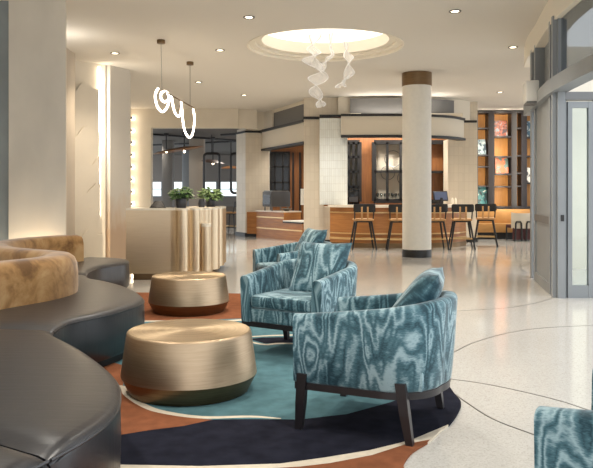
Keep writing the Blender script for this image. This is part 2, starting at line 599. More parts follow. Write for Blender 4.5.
def lamp(kind, loc, energy, col=(1, 0.86, 0.68), size=0.1, rot=(0, 0, 0), spot=None, blend=0.6, sy=None):
    l = bpy.data.lights.new('lamp_light', kind)
    l.energy = energy; l.color = col
    if kind == 'AREA':
        l.size = size
        if sy: l.shape = 'RECTANGLE'; l.size_y = sy
    else:
        l.shadow_soft_size = size
    if spot: l.spot_size = math.radians(spot); l.spot_blend = blend
    o = bpy.data.objects.new('lamp_light', l)
    o.location = loc; o.rotation_euler = rot
    COL.objects.link(o)
    return o


CEIL = 3.9
OC = Vector((0.50, 12.2))        # centre of the ceiling oculus
R_OUT = 1.34

# ------------------------------------------------------------------ shell
m = MB(); m.box(-9, 12, -4, 40, -0.2, 0)
struct(m.build('floor', 'terrazzo', smooth=0))

# ceiling with a round hole
def ceiling():
    rect = [(-9, -4), (3.3, -4), (3.3, 7.5), (3.55, 9.0), (4.3, 12.5), (12, 12.5), (12, 24.5), (-9, 24.5)]
    N = 96
    circ = [(OC.x + R_OUT * math.cos(2 * PI * k / N), OC.y + R_OUT * math.sin(2 * PI * k / N)) for k in range(N)]
    vs = [Vector(p) for p in rect + circ]
    faces = [list(range(8)), list(range(8, 8 + N))]
    V, E, Fc, ov, oe, of = geometry.delaunay_2d_cdt(vs, [], faces, 1, 1e-5)
    b = MB()
    bv = [b.bm.verts.new((v.x, v.y, CEIL)) for v in V]
    for f, o in zip(Fc, of):
        if 1 in o: continue
        b.bm.faces.new([bv[i] for i in f])
    r = bmesh.ops.extrude_face_region(b.bm, geom=b.bm.faces[:])
    for g in r['geom']:
        if isinstance(g, bmesh.types.BMVert): g.co.z += 0.06
    o = struct(b.build('ceiling', 'ceiling_paint', smooth=0))
    # stepped mouldings and the well above
    b = MB()
    R = R_OUT
    prof = [(R + 0.02, -0.008), (R - 0.005, -0.008), (R - 0.005, 0.045), (R - 0.12, 0.047), (R - 0.12, 0.095), (R - 0.235, 0.097), (R - 0.235, 0.3), (R - 0.19, 0.3), (R - 0.1, 0.2), (R + 0.02, 0.1)]
    b.lathe(prof + [prof[0]], 96, (OC.x, OC.y, CEIL), caps=False)
    struct(b.build('trim_1', 'ceiling_white', smooth=25))
    b = MB()
    b.lathe([(0.001, 0.34), (0.5, 0.335), (0.9, 0.32), (R - 0.24, 0.3), (R - 0.24, 0.33), (0.9, 0.35), (0.001, 0.37)], 64, (OC.x, OC.y, CEIL), caps=False)
    o = b.build('luminous_ceiling_panel', 'oculus_panel')
    tag(o, 'round glowing white panel at the top of the ceiling recess', 'light panel')
ceiling()

# left side: first big pier, side wall, recess and second/third piers
m = MB(); m.prism([(-3.83, 9.31), (-3.07, 9.31), (-3.32, 10.1), (-3.83, 10.1)], 0, CEIL)
struct(m.build('wall_left_pier', 'wall_plaster'))
m = MB(); m.box(-5.2, -3.84, 9.33, 9.45, 0, CEIL)
struct(m.build('wall_left_panel', 'blue_panel'))
m = MB(); m.box(-5.3, -4.05, 12.25, 12.8, 0, CEIL, 0.01)
struct(m.build('wall_left_pier', 'pier_grey'))
m = MB(); m.wallseg((-4.75, 13.0), (-3.83, 13.96), 0, CEIL, 0.08)
struct(m.build('wall_left_recess', 'wall_cream'))
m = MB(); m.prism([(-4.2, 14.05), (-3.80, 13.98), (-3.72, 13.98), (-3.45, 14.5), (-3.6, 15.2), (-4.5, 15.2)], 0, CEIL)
struct(m.build('wall_left_pier', 'pier_tan_foot', smooth=0))
m = MB(); m.box(-5.4, -5.2, -4, 21.2, 0, CEIL)
struct(m.build('wall_left', 'wall_plaster'))

# far wall with the wide opening
FW = 21.0
m = MB()
m.box(-5.3, -4.37, FW, FW + 0.3, 0, CEIL)
m.box(-4.37, -1.75, FW, FW + 0.3, 3.33, CEIL)
m.box(-1.75, -1.2, FW + 0.2, FW + 0.4, 3.33, CEIL)
struct(m.build('wall_back', 'wall_cream', smooth=0))
# tile pillar at the right of the opening
m = MB(); m.prism([(-1.95, 22.7), (-1.6, 22.0), (-0.88, 22.15), (-0.88, 23.0), (-1.9, 23.2)], 0, 3.3)
m.prism([(-1.93, 22.7), (-1.6, 22.02), (-0.88, 22.17), (-0.88, 22.9), (-1.9, 22.9)], 3.3, CEIL)
c = m.build('pillar', 'pillar_tile', smooth=0)
tag(c, 'pale tiled square pillar beside the wide opening at the left of the host counter', 'pillar')
m = MB(); m.prism([(-1.99, 22.7), (-1.62, 21.96), (-0.86, 22.11), (-0.86, 22.14), (-1.6, 22.0), (-1.95, 22.7)], 0, 0.12)
m.build('base_band', 'black', c, smooth=0)

# ---- far room behind the opening
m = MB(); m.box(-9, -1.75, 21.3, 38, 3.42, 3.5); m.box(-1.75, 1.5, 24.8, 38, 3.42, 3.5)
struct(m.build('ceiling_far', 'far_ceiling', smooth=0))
m = MB()
for a, b in (((-7.5, 30.0), (-2.0, 27.0)), ((-7.5, 30.0), (-6.0, 23.0)), ((-2.6, 24.3), (-0.4, 22.8)), ((-6.0, 23.0), (-2.0, 27.0))):
    m.wallseg(a, b, 3.36, 3.42, 0.12)
struct(m.build('trim_2', 'black', smooth=0))
# far window wall: sill wall, head band, posts, panes
m = MB()
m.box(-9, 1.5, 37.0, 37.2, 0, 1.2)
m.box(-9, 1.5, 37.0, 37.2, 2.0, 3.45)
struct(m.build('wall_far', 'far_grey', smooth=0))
for i in range(7):
    x = -8.6 + i * 1.45
    w = MB(); w.box(x, x + 0.12, 36.95, 37.2, 1.2, 2.0); w.box(x + 0.12, x + 1.45, 36.96, 37.1, 1.18, 1.26); w.box(x + 0.12, x + 1.45, 36.96, 37.1, 1.6, 1.64)
    wo = struct(w.build('window_%d' % (i + 1), 'alu_dark', smooth=0))
    p = MB(); p.box(x + 0.12, x + 1.45, 37.04, 37.06, 1.26, 2.0)
    p.build('pane', 'glass', wo, smooth=0)
# pillars in the far room
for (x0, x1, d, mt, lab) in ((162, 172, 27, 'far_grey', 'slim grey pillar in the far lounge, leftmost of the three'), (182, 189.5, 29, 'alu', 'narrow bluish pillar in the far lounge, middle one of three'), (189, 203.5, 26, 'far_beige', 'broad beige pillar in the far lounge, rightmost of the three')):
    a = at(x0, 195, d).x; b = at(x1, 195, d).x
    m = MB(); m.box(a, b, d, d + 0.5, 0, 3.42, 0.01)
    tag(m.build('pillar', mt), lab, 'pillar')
m = MB(); m.box(-6.9, -5.2, 24.9, 24.95, 0.0, 3.3)
gp = m.build('glass_partition', 'glass', smooth=0)
tag(gp, 'tall glass partition with steel posts at the left of the far lounge', 'partition')
m = MB()
for x in (-6.9, -6.05, -5.2): m.box(x - 0.03, x + 0.03, 24.87, 24.98, 0, 3.4)
m.box(-6.9, -5.2, 24.87, 24.98, 2.2, 2.26)
m.build('post_frame', 'alu_dark', gp, smooth=0)

# pendant discs in the far room
def disc_pendant(p, R, mt, rods, tilt, label):
    t = thing('disc_pendant', label, 'pendant lamp', (p.x, p.y, p.z))
    m = MB(); m.lathe([(0.001, 0.09), (R * 0.4, 0.075), (R * 0.8, 0.035), (R, 0.0), (R * 0.98, -0.02), (R * 0.6, 0.0), (0.001, 0.02)], 40, caps=False)
    s = m.build('shade', mt, t, rot=(tilt[0], tilt[1], 0))
    for dx in rods:
        m = MB(); m.tube([(dx, 0, 0.03), (dx, 0, 3.42 - p.z)], 0.02, 6); m.lathe([(0.09, 3.36 - p.z), (0.09, 3.42 - p.z)], 16, (dx, 0, 0))
        m.build('rod', 'black', t)
        m = MB(); m.lathe([(0.001, -0.10), (0.03, -0.09), (0.04, -0.06), (0.03, -0.02), (0.001, 0)], 12, (dx, 0, 0), caps=False)
        m.build('bulb', 'bulb', t)
disc_pendant(at(178.5, 150, 24), 0.86, 'copper', (-0.42, 0.2), (0.05, -0.16), 'wide copper disc pendant on two rods seen above the left plant')
disc_pendant(at(213, 162, 25.5), 0.42, 'dark_disc', (0.0,), (0.1, 0.14), 'small dark brown disc pendant inside the black hoop frame')
disc_pendant(at(231, 168, 27), 0.4, 'copper', (0.0,), (0.05, 0.0), 'small copper disc pendant beside the tiled pillar')

def hoop(x0, x1, y0, y1, d, label):
    a = at(x0, y0, d); b = at(x1, y1, d)
    r = 0.12
    pts = []
    for (cx_, cz, s) in ((b.x - r, a.z - r, 0), (a.x + r, a.z - r, 1), (a.x + r, b.z + r, 2), (b.x - r, b.z + r, 3)):
        for k in range(6):
            an = (s + k / 5) * PI / 2
            pts.append((cx_ + r * math.cos(an), d, cz + r * math.sin(an)))
    t = thing('hoop_screen', label, 'screen', ((a.x + b.x) / 2, d, 0))
    m = MB(); m.tube([(p[0] - (a.x + b.x) / 2, 0, p[2]) for p in pts], 0.045, 8, closed=True)
    m.build('frame', 'black', t)
    m = MB(); m.tube([(0, 0, a.z), (0, 0, 3.42)], 0.015, 6)
    m.build('hanger', 'black', t)
hoop(204, 219.5, 153.5, 193, 24.5, 'black rounded hoop frame hanging over the desk plants, the wider one')
hoop(231, 243, 153.5, 193, 24.6, 'black rounded hoop frame partly hidden by the tiled pillar')
# far lounge low furniture
m = MB(); m.box(-5.6, -2.3, 28, 28.7, 0, 0.85, 0.02)
tag(m.build('service_counter', 'far_grey'), 'long dark grey counter in the far lounge below the windows', 'counter')

# ---- sconce dots down the wall edge
t0 = None
for i in range(9):
    p = at(131.8, 118.2 + 12.25 * i, FW - 0.06)
    lab = 'black button sconce with warm halo, %s of the wall dots' % ('topmost', 'second from top', 'third from top', 'fourth from top', 'fifth from top', 'sixth from top', 'seventh from top', 'second from bottom', 'lowest')[i]
    if t0 is None:
        t0 = thing('button_sconce', lab, 'wall light', p, 0, 'button sconces down the wall edge')
        m = MB(); m.lathe([(0.001, -0.03), (0.03, -0.03), (0.045, -0.01), (0.045, 0.012)], 16); m.build('cap', 'black', t0, rot=(PI / 2, 0, 0)).location.y = -0.055
        m = MB(); m.lathe([(0.03, -0.035), (0.05, -0.02), (0.05, 0.0), (0.03, 0.02)], 16); m.build('lamp_ring', 'bulb', t0, rot=(PI / 2, 0, 0)).location.y = 0.02
        t0.location = p
    else:
        copy_tree(t0, p, None, lab)
    lamp('POINT', (p.x + 0.05, p.y - 0.1, p.z), 1.0, (1, 0.86, 0.68), 0.05)

# ------------------------------------------------------------------ host counter and bar
HB = [(-1.25, 21.8), (0.17, 19.62)]
t = thing('host_counter', 'low wooden host counter with pale bands between the two tiled pillars', 'counter', (0, 0, 0))
def along(a, b, s, off=0.0):
    a = Vector(a); b = Vector(b); n = (b - a).normalized(); n = Vector((n.y, -n.x))
    p = a.lerp(b, s) - n * -off
    return p
m = MB(); q = [along(*HB, 0), along(*HB, 0.62), along(*HB, 0.62, -0.6), along(*HB, 0.27, -0.6), along(*HB, 0.02, -0.08)]
m.prism(q, 0.0, 0.80)
q2 = [along(*HB, 0.62), along(*HB, 1.0), along(*HB, 1.0, -0.6), along(*HB, 0.62, -0.6)]
m.prism(q2, 0.0, 0.50)
m.prism([(-1.55, 21.88), (-1.25, 21.8), (-1.25, 21.97), (-1.55, 21.97)], 0.1, 0.78)
m.build('body', 'bar_wood', t, smooth=0)
m = MB(); m.prism([along(*HB, -0.01, 0.03), along(*HB, 0.62, 0.03), along(*HB, 0.62, -0.62), along(*HB, 0.27, -0.62), along(*HB, 0.02, -0.1)], 0.80, 0.835)
m.build('countertop', 'counter_stone', t, smooth=0)
m = MB(); m.prism([along(*HB, 0.62, 0.03), along(*HB, 1.0, 0.03), along(*HB, 1.0, -0.7), along(*HB, 0.62, -0.7)], 0.54, 0.57)
m.build('desk_top', 'sign_white', t, smooth=0)
m = MB(); m.prism([along(*HB, 0.615, 0.035), along(*HB, 1.0, 0.035), along(*HB, 1.0, -0.7), along(*HB, 0.615, -0.7)], 0.50, 0.54)
m.build('desk_edge', 'black', t, smooth=0)
for z in (0.28, 0.62):
    m = MB(); m.prism([along(*HB, 0, 0.012), along(*HB, 1.0 if z < 0.5 else 0.62, 0.012), along(*HB, 1.0 if z < 0.5 else 0.62, -0.1), along(*HB, 0, -0.1)], z, z + 0.035)
    m.build('band', 'gold_band', t, smooth=0)
# machine on the counter
pc = along(*HB, 0.27, -0.3)
t = thing('coffee_machine', 'dark grey boxy coffee machine on short legs on the host counter', 'machine', (pc.x, pc.y, 0.835), math.radians(32))
m = MB(); m.box(-0.34, 0.34, -0.27, 0.27, 0.12, 0.58, 0.02); m.build('body', 'machine_grey', t)
m = MB(); m.box(-0.345, -0.335, -0.22, 0.22, 0.2, 0.47, 0.0)
for k in range(3): m.box(-0.36, -0.34, -0.22, 0.22, 0.22 + 0.08 * k, 0.25 + 0.08 * k)
m.build('front_panel', 'black_gloss', t, smooth=0)
m = MB(); m.box(-0.3, 0.3, -0.24, 0.24, 0.58, 0.61); m.build('cup_rail', 'steel', t, smooth=0)
for sx in (-1, 1):
    for sy in (-1, 1):
        m = MB(); m.lathe([(0.025, 0), (0.02, 0.12)], 10, (sx * 0.28, sy * 0.21, 0)); m.build('leg', 'steel', t)
pc = along(*HB, 0.8, -0.45)
t = thing('monitor', 'white screen on a stand behind the lowered desk beside the pillar', 'monitor', (pc.x + 0.1, pc.y, 0.57), math.radians(-12))
m = MB(); m.box(-0.25, 0.25, -0.02, 0.02, 0.45, 0.92, 0.01); cs = m.build('case', 'sign_white', t)
m = MB(); m.box(-0.22, 0.22, -0.026, -0.02, 0.49, 0.88); m.build('screen', 'paper', cs, smooth=0)
m = MB(); m.box(-0.12, 0.12, -0.08, 0.08, 0, 0.02, 0.005); m.box(-0.02, 0.02, -0.01, 0.03, 0.02, 0.5); m.build('stand', 'steel', t)
# fruit bowl / clutter at the counter step
pc = along(*HB, 0.57, -0.18)
m = MB(); m.lathe([(0.001, 0), (0.06, 0), (0.15, 0.07), (0.14, 0.08), (0.06, 0.02), (0.001, 0.02)], 20, caps=False)
b = tag(m.build('bowl', 'steel', loc=(pc.x, pc.y, 0.835)), 'small metal bowl at the step of the host counter', 'bowl')

# header over the host counter
m = MB()
HA = (-1.0, 22.1); HBp = (0.3, 19.0)
m.wallseg(HA, HBp, 2.76, 3.28, 0.2)
struct(m.build('wall_header', 'drum_cream', smooth=0))
m = MB(); m.wallseg((HA[0] - 0.02, HA[1] - 0.02), HBp, 3.28, 3.35, 0.3); m.wallseg(HA, HBp, 2.70, 2.76, 0.26)
m.prism([(-1.99, 22.7), (-1.62, 21.94), (-0.86, 22.09), (-0.86, 22.3), (-1.9, 22.9)], 3.27, 3.33)
struct(m.build('trim_3', 'black', smooth=0))
m = MB(); m.wallseg((-0.66, 21.32), (0.25, 19.15), 3.35, 3.8, 0.1)
struct(m.build('wall_header', 'grey_panel', smooth=0))
m = MB(); m.wallseg((-1.02, 22.1), (-0.66, 21.27), 3.35, CEIL, 0.16); m.wallseg((-1.5, 22.0), (-0.95, 21.9), 3.34, CEIL, 0.12)
m.wallseg((-0.66, 21.32), (0.25, 19.15), 3.8, CEIL, 0.12)
struct(m.build('wall_header', 'drum_cream', smooth=0))
# back of the host bay
m = MB(); m.box(-0.9, 3.0, 24.6, 24.8, 0, 3.45)
struct(m.build('wall_host_bay', 'panel_wood', smooth=0))
wp = thing('lattice_window', 'dark framed window behind the coffee machine', 'window', (-0.62, 24.5, 0))
m = MB()
for x in (-0.42, -0.14, 0.14, 0.36): m.box(x - 0.03, x + 0.03, -0.04, 0.04, 1.2, 2.8)
for z in (1.2, 1.75, 2.3, 2.8): m.box(-0.45, 0.39, -0.04, 0.04, z - 0.03, z + 0.03)
m.build('frame', 'black', wp, smooth=0)
m = MB(); m.box(-0.43, 0.37, 0.02, 0.03, 1.2, 2.8); m.build('pane', 'black_gloss', wp, smooth=0)
m = MB()
for x in (-0.12, 0.12, 0.42): m.box(x - 0.03, x + 0.03, 24.5, 24.6, 0, 2.8)
struct(m.build('trim_4', 'black', smooth=0))

# tiled pillar in front, with glass-block screen
m = MB(); m.box(0.20, 0.72, 18.6, 19.2, 0, 3.32)
m.box(0.20, 1.25, 18.62, 19.2, 3.32, CEIL)
m.box(0.60, 0.9, 18.62, 19.1, 0, 1.0)
c = tag(m.build('pillar', 'pillar_tile', smooth=0), 'pale tiled square pillar between the host counter and the bar', 'pillar')
m = MB(); m.box(0.18, 0.74, 18.56, 19.2, 3.32, 3.39); m.box(0.60, 1.3, 18.12, 18.7, 3.32, 3.39)
m.build('black_band', 'black', c, smooth=0)
m = MB(); m.box(0.19, 0.9, 18.57, 19.2, 0, 0.12); m.build('base_band', 'black', c, smooth=0)
m = MB(); m.box(0.60, 1.32, 18.12, 18.28, 1.06, 3.3, 0.005)
tag(m.build('glass_block_screen', 'glass_block'), 'tall white glass block screen standing on the left end of the bar', 'screen')

# bar: curved front
def arc_pts(pxs, ds):
    return spline([(at(px, 195, d).x, d) for px, d in zip(pxs, ds)], 8)
BF = arc_pts((330, 345, 370, 400, 430, 455, 466), (17.85, 17.5, 17.25, 17.2, 17.3, 17.6, 18.2))
t = thing('bar_counter', 'long curved wooden bar with gold bands and a pale stone top', 'bar', (0, 0, 0))
m = MB(); m.sweep(BF, lambda i, n: [(0, 0.0), (0, 1.0), (0.55, 1.0), (0.55, 0.0)]); m.build('body', 'bar_wood', t)
m = MB(); m.sweep(BF, lambda i, n: [(-0.08, 1.0), (-0.08, 1.06), (0.6, 1.06), (0.6, 1.0)]); m.build('countertop', 'counter_stone', t)
for z, h_ in ((0.86, 0.03), (0.34, 0.03), (0.2, 0.05)):
    m = MB(); m.sweep(BF, lambda i, n: [(-0.02, z), (-0.02, z + h_), (0.01, z + h_), (0.01, z)]); m.build('band', 'gold_band', t)
m = MB(); m.sweep(BF, lambda i, n: [(-0.012, 0), (-0.012, 0.12), (0.01, 0.12), (0.01, 0)]); m.build('kickplate', 'bronze_dark', t)

# curved drum header over the bar
DF = arc_pts((341, 348, 372, 400, 430, 452, 464), (17.9, 17.88, 17.85, 17.85, 18.0, 18.35, 18.9))
m = MB(); m.sweep(DF, lambda i, n: [(0, 2.84), (0, 3.32), (0.15, 3.32), (0.15, 2.84)])
struct(m.build('wall_drum', 'drum_cream'))
m = MB(); m.sweep(DF, lambda i, n: [(-0.04, 3.32), (-0.04, 3.38), (0.17, 3.38), (0.17, 3.32)])
m.sweep(DF, lambda i, n: [(-0.05, 2.78), (-0.05, 2.84), (0.17, 2.84), (0.17, 2.78)])
struct(m.build('trim_5', 'black'))
GP = arc_pts((350, 375, 400, 430, 454), (18.35, 18.25, 18.25, 18.35, 18.75))
m = MB(); m.sweep(GP, lambda i, n: [(0, 3.38), (0, 3.84), (0.1, 3.84), (0.1, 3.38)])
struct(m.build('wall_drum', 'grey_panel'))
m = MB(); m.sweep(arc_pts((338, 350, 375, 400, 430, 454, 470), (18.5, 18.5, 18.42, 18.42, 18.5, 18.9, 19.4)), lambda i, n: [(0, 3.38), (0, CEIL), (0.1, CEIL), (0.1, 3.38)])
struct(m.build('wall_drum', 'drum_cream'))
# right pier of the bar
m = MB(); m.box(at(448, 0, 19.3).x, at(462.5, 0, 19.3).x, 19.3, 19.9, 0, 2.85)
m.box(at(462, 0, 19.5).x, at(477, 0, 19.5).x, 19.45, 20.2, 0, CEIL)
pr = tag(m.build('pillar', 'pillar_tile', smooth=0), 'pale tiled pillar between the bar and the bookcase', 'pillar')
m = MB(); m.box(at(463, 0, 19.4).x, at(477, 0, 19.4).x, 19.40, 19.46, 3.32, 3.38); m.build('black_band', 'black', pr, smooth=0)
m = MB(); m.box(at(462, 0, 19.5).x, at(477, 0, 19.5).x, 19.42, 19.46, 0, 0.12); m.build('base_band', 'black', pr, smooth=0)
# back bar: cabinets
BD = 20.0
m = MB(); m.box(1.0, 4.4, BD + 0.35, BD + 0.5, 0, 3.4)
struct(m.build('wall_back_bar', 'panel_wood', smooth=0))
m = MB(); m.box(1.3, 4.35, 18.3, 20.5, 3.38, 3.45)
struct(m.build('ceiling_bar', 'drum_cream', smooth=0))
def cabinet(px0, px1, cols, rows, label, back='chair_fabric', z0=1.12, z1=2.82):
    x0 = at(px0, 0, BD).x; x1 = at(px1, 0, BD).x; cx_ = (x0 + x1) / 2; h = (x1 - x0) / 2
    t = thing('back_bar_cabinet', label, 'cabinet', (cx_, BD, 0))
    m = MB(); m.box(-h, h, 0.26, 0.3, z0, z1); m.build('back_panel', back, t, smooth=0)
    m = MB()
    for k in range(cols + 1):
        x = -h + 2 * h * k / cols; w = 0.06 if k in (0, cols) else 0.035
        m.box(x - w, x + w, -0.03, 0.05, z0, z1)
    for k in range(rows + 1):
        z = z0 + (z1 - z0) * k / rows; w = 0.06 if k in (0, rows) else 0.035
        m.box(-h, h, -0.03, 0.05, z - w, z + w)
    m.build('lattice', 'black', t, smooth=0)
    for k in range(rows):
        z = z0 + (z1 - z0) * k / rows
        m = MB(); m.box(-h + 0.03, h - 0.03, 0.05, 0.26, z - 0.01, z + 0.02); m.build('shelf', 'dark_wood', t, smooth=0)
    m = MB(); m.box(-h, -h + 0.03, 0, 0.3, z0, z1); m.box(h - 0.03, h, 0, 0.3, z0, z1); m.box(-h, h, 0, 0.3, z1 - 0.03, z1)
    m.build('carcass', 'dark_wood', t, smooth=0)
    m = MB(); m.box(-h, h, -0.02, 0.33, 0, z0 - 0.06); m.build('base_unit', 'panel_wood', t, smooth=0)
    # branch-like ornament seen behind the lattice
    if cols == 3:
        m = MB()
        for cxx, czz, rr in ((0.0, 2.35, 0.24), (-0.15, 1.95, 0.2), (0.35, 1.8, 0.22)):
            m.tube([(cxx + rr * math.cos(a), 0.2, czz + rr * math.sin(a)) for a in [2 * PI * k / 20 for k in range(20)]], 0.012, 6, closed=True)
        m.build('ornament', 'steel', t)
    return t
cabinet(347.5, 359.5, 2, 4, 'narrow black lattice cabinet next to the glass block screen')
cabinet(374, 414, 3, 2, 'large black lattice display cabinet left of and behind the round column', z0=1.14, z1=2.82)
cabinet(420, 446, 1, 2, 'black framed wood backed cabinet right of the round column', back='panel_wood')
g0 = None
GX = at(374, 0, BD).x
for i in range(14):
    row = i % 2
    x = GX + 0.12 + (i // 2) * 0.105; y = BD + 0.10 + 0.09 * row
    lab = 'clear stemmed glass in the row on the display cabinet bottom shelf'
    if g0 is None:
        g0 = MB().lathe([(0.001, 0), (0.036, 0.002), (0.006, 0.012), (0.005, 0.08), (0.035, 0.12), (0.04, 0.16), (0.033, 0.2), (0.031, 0.2), (0.037, 0.16), (0.001, 0.1)], 14, caps=False).build('wine_glass', 'stemware', loc=(x, y, 1.162))
        tag(g0, lab, 'glass', 'wine glasses on the cabinet bottom shelf')
    else: copy_tree(g0, (x, y, 1.162))
# bar top till and machines
p = at(441, 200, 17.9)
t = thing('till', 'dark point of sale screen standing on the bar right of the column', 'till', (p.x, 17.85, 1.06), math.radians(14))
m = MB(); m.box(-0.2, 0.2, -0.02, 0.02, 0.1, 0.36, 0.01, mat=Matrix.Rotation(-0.25, 4, 'X')); cs = m.build('case', 'black', t)
m = MB(); m.box(-0.17, 0.17, -0.026, -0.019, 0.13, 0.33, mat=Matrix.Rotation(-0.25, 4, 'X')); m.build('screen', 'screen_glow', cs, smooth=0)
m = MB(); m.box(-0.13, 0.13, -0.1, 0.1, 0, 0.025, 0.008); m.box(-0.03, 0.03, -0.02, 0.06, 0.02, 0.18); m.build('stand', 'black', t)
m = MB(); m.box(-0.16, 0.16, -0.18, 0.18, 0, 0.40, 0.02)
p = at(353.5, 200, 19.4)
t = tag(m.build('ice_machine', 'black_gloss', loc=(p.x, 19.55, 1.06)), 'black box machine behind the bar beside the glass block screen', 'machine')
m = MB(); m.box(-0.12, 0.12, -0.19, -0.18, 0.06, 0.2); m.build('front_panel', 'machine_grey', t, smooth=0)
m = MB(); m.box(1.25, 2.2, 19.3, 19.85, 0, 1.06); tag(m.build('back_counter', 'dark_wood', smooth=0), 'dark counter behind the bar under the black machine', 'counter')
# small jars near the till
p = at(452.5, 199, 17.95)
j0 = MB().lathe([(0.03, 0), (0.035, 0.1), (0.03, 0.14), (0.02, 0.16), (0.02, 0.18)], 14).build('jar', 'counter_stone', loc=(p.x, 17.98, 1.06))
tag(j0, 'small pale jar on the bar, the left one beside the till', 'jar')
copy_tree(j0, (p.x + 0.1, 18.05, 1.06), None, 'small pale jar on the bar, the right one beside the tiled pillar')

# ------------------------------------------------------------------ round column
CC = Vector((at(417.2, 195, 14.85).x, 14.9))
t = thing('column', 'round pale stone column with bronze top collar standing before the bar', 'column', (CC.x, CC.y, 0))
R = 0.305
m = MB(); m.lathe([(R, 0.16), (R, 3.62)], 64); m.build('shaft', 'column_stone', t)
m = MB(); m.lathe([(R + 0.006, 0.0), (R + 0.006, 0.15), (R, 0.16)], 64); m.build('base_ring', 'black', t)
m = MB(); m.lathe([(R + 0.004, 3.62), (R + 0.012, 3.63), (R + 0.012, 3.9)], 64); m.build('collar', 'bronze_dark', t)

# ------------------------------------------------------------------ bookcase wall
KD = 21.3
def kx(px, d=KD): return at(px, 0, d).x
def kz(py, d=KD): return at(0, py, d).z
m = MB(); m.box(5.3, 12, 21.75, 21.95, 0, CEIL)
struct(m.build('wall_bookcase', 'wall_cream', smooth=0))
t = thing('bookcase', 'tall black framed bookcase with orange wood back panels to the ceiling', 'bookcase', (0, 0, 0))
m = MB(); m.box(kx(476), 7.6, KD + 0.38, KD + 0.42, 0.9, 3.86); m.build('back_panel', 'shelf_back', t, smooth=0)
for a, b in ((476, 478), (488.5, 494.5), (511.5, 517), (521.5, 527)):
    m = MB(); m.box(kx(a), kx(b), KD, KD + 0.38, kz(207), 3.86); m.build('upright', 'dark_wood', t, smooth=0)
for a, b, ys in ((477, 491, (128, 155, 166.5, 186)), (492, 513, (136.5, 156.5, 174, 186.5)), (515, 523, (128, 155.5, 173, 186)), (525, 541, (137, 156, 183))):
    for y in ys:
        m = MB(); m.box(kx(a), kx(b), KD + 0.01, KD + 0.38, kz(y) - 0.03, kz(y) + 0.015); m.build('shelf', 'dark_wood', t, smooth=0)
m = MB(); m.box(kx(476), 7.6, KD - 0.01, KD + 0.38, kz(207) - 0.05, kz(207) + 0.02); m.build('bottom_rail', 'dark_wood', t, smooth=0)
m = MB(); m.box(kx(476), 7.6, KD - 0.01, KD + 0.38, 3.8, 3.88); m.build('top_rail', 'dark_wood', t, smooth=0)
for (x0, x1, y0, y1, mt, lab) in (
    (478.5, 487, 139.5, 154.6, 'cover_coast', 'pale coastal picture book leaning on the bookcase left column, upper one'),
    (496, 508.5, 120.5, 136.2, 'cover_city', 'dark red and grey picture book on the top middle shelf'),
    (497, 509.5, 157.5, 173.7, 'cover_orange', 'orange and teal picture book on the middle bookcase shelf'),
    (478.5, 488, 187.5, 205.8, 'cover_teal', 'teal and white picture book at the bottom left of the bookcase'),
    (527.5, 537, 121, 136.7, 'cover_blue', 'blue grey picture book half hidden at the right end, upper one'),
    (527.5, 537, 168, 182.7, 'cover_white', 'white picture book half hidden at the right end, lower one')):
    w = kx(x1) - kx(x0); z0 = kz(y1) + 0.014; h = kz(y0) - kz(y1)
    t = thing('picture_book', lab, 'book', ((kx(x0) + kx(x1)) / 2, KD + 0.12, z0))
    m = MB(); m.box(-w / 2, w / 2, 0, 0.035, 0, h, mat=Matrix.Rotation(-0.16, 4, 'X')); m.build('page_block', 'paper', t, smooth=0)
    m = MB(); m.box(-w / 2 - 0.008, w / 2 + 0.004, -0.008, 0, 0, h + 0.008, mat=Matrix.Rotation(-0.16, 4, 'X')); m.build('cover', mt, t, smooth=0)
t = thing('banquette', 'tan leather banquette bench built under the bookcase', 'bench', (0, 0, 0))
m = MB(); m.box(kx(470), 7.6, KD - 0.05, KD + 0.3, 0.4, 0.88, 0.03); m.build('back_cushion', 'tan_leather', t)
m = MB(); m.box(kx(470), 7.6, KD - 0.62, KD - 0.05, 0.2, 0.46, 0.03); m.build('seat_cushion', 'tan_leather', t)
m = MB(); m.box(kx(470), 7.6, KD - 0.56, KD + 0.3, 0.0, 0.2); m.build('plinth', 'black', t, smooth=0)

# side chair by the bench
p = lvl(519.5, 240.5)
t = thing('side_chair', 'pale fabric chair with dark open frame legs in front of the bench', 'chair', (p.x, p.y, 0), math.radians(4))
m = MB(); m.sweep([(-0.34, -0.24), (-0.2, -0.30), (0, -0.32), (0.2, -0.30), (0.34, -0.24)], lambda i, n: [(0, 0.36), (0.0, 0.82 - (0.03 if 0 < i < n - 1 else 0)), (0.06, 0.82 - (0.03 if 0 < i < n - 1 else 0)), (0.06, 0.36)]); m.build('backrest', 'chair_fabric', t)
m = MB(); m.box(-0.3, 0.3, -0.26, 0.3, 0.36, 0.46, 0.03); m.build('seat', 'maroon', t)
m = MB(); m.box(-0.3, 0.3, -0.27, -0.24, 0.04, 0.38); m.build('skirt', 'maroon', t, smooth=0)
for sx in (-0.16, 0.16):
    m = MB(); m.tube([(sx - 0.1, -0.33, 0.0), (sx - 0.08, -0.335, 0.5), (sx - 0.06, -0.335, 0.55), (sx + 0.06, -0.335, 0.55), (sx + 0.08, -0.335, 0.5), (sx + 0.1, -0.33, 0.0)], 0.026, 6); m.build('leg_frame', 'black', t)
for sx in (-0.28, 0.28):
    m = MB(); m.tube([(sx, 0.27, 0), (sx, 0.27, 0.4)], 0.022, 6); m.build('leg', 'black', t)

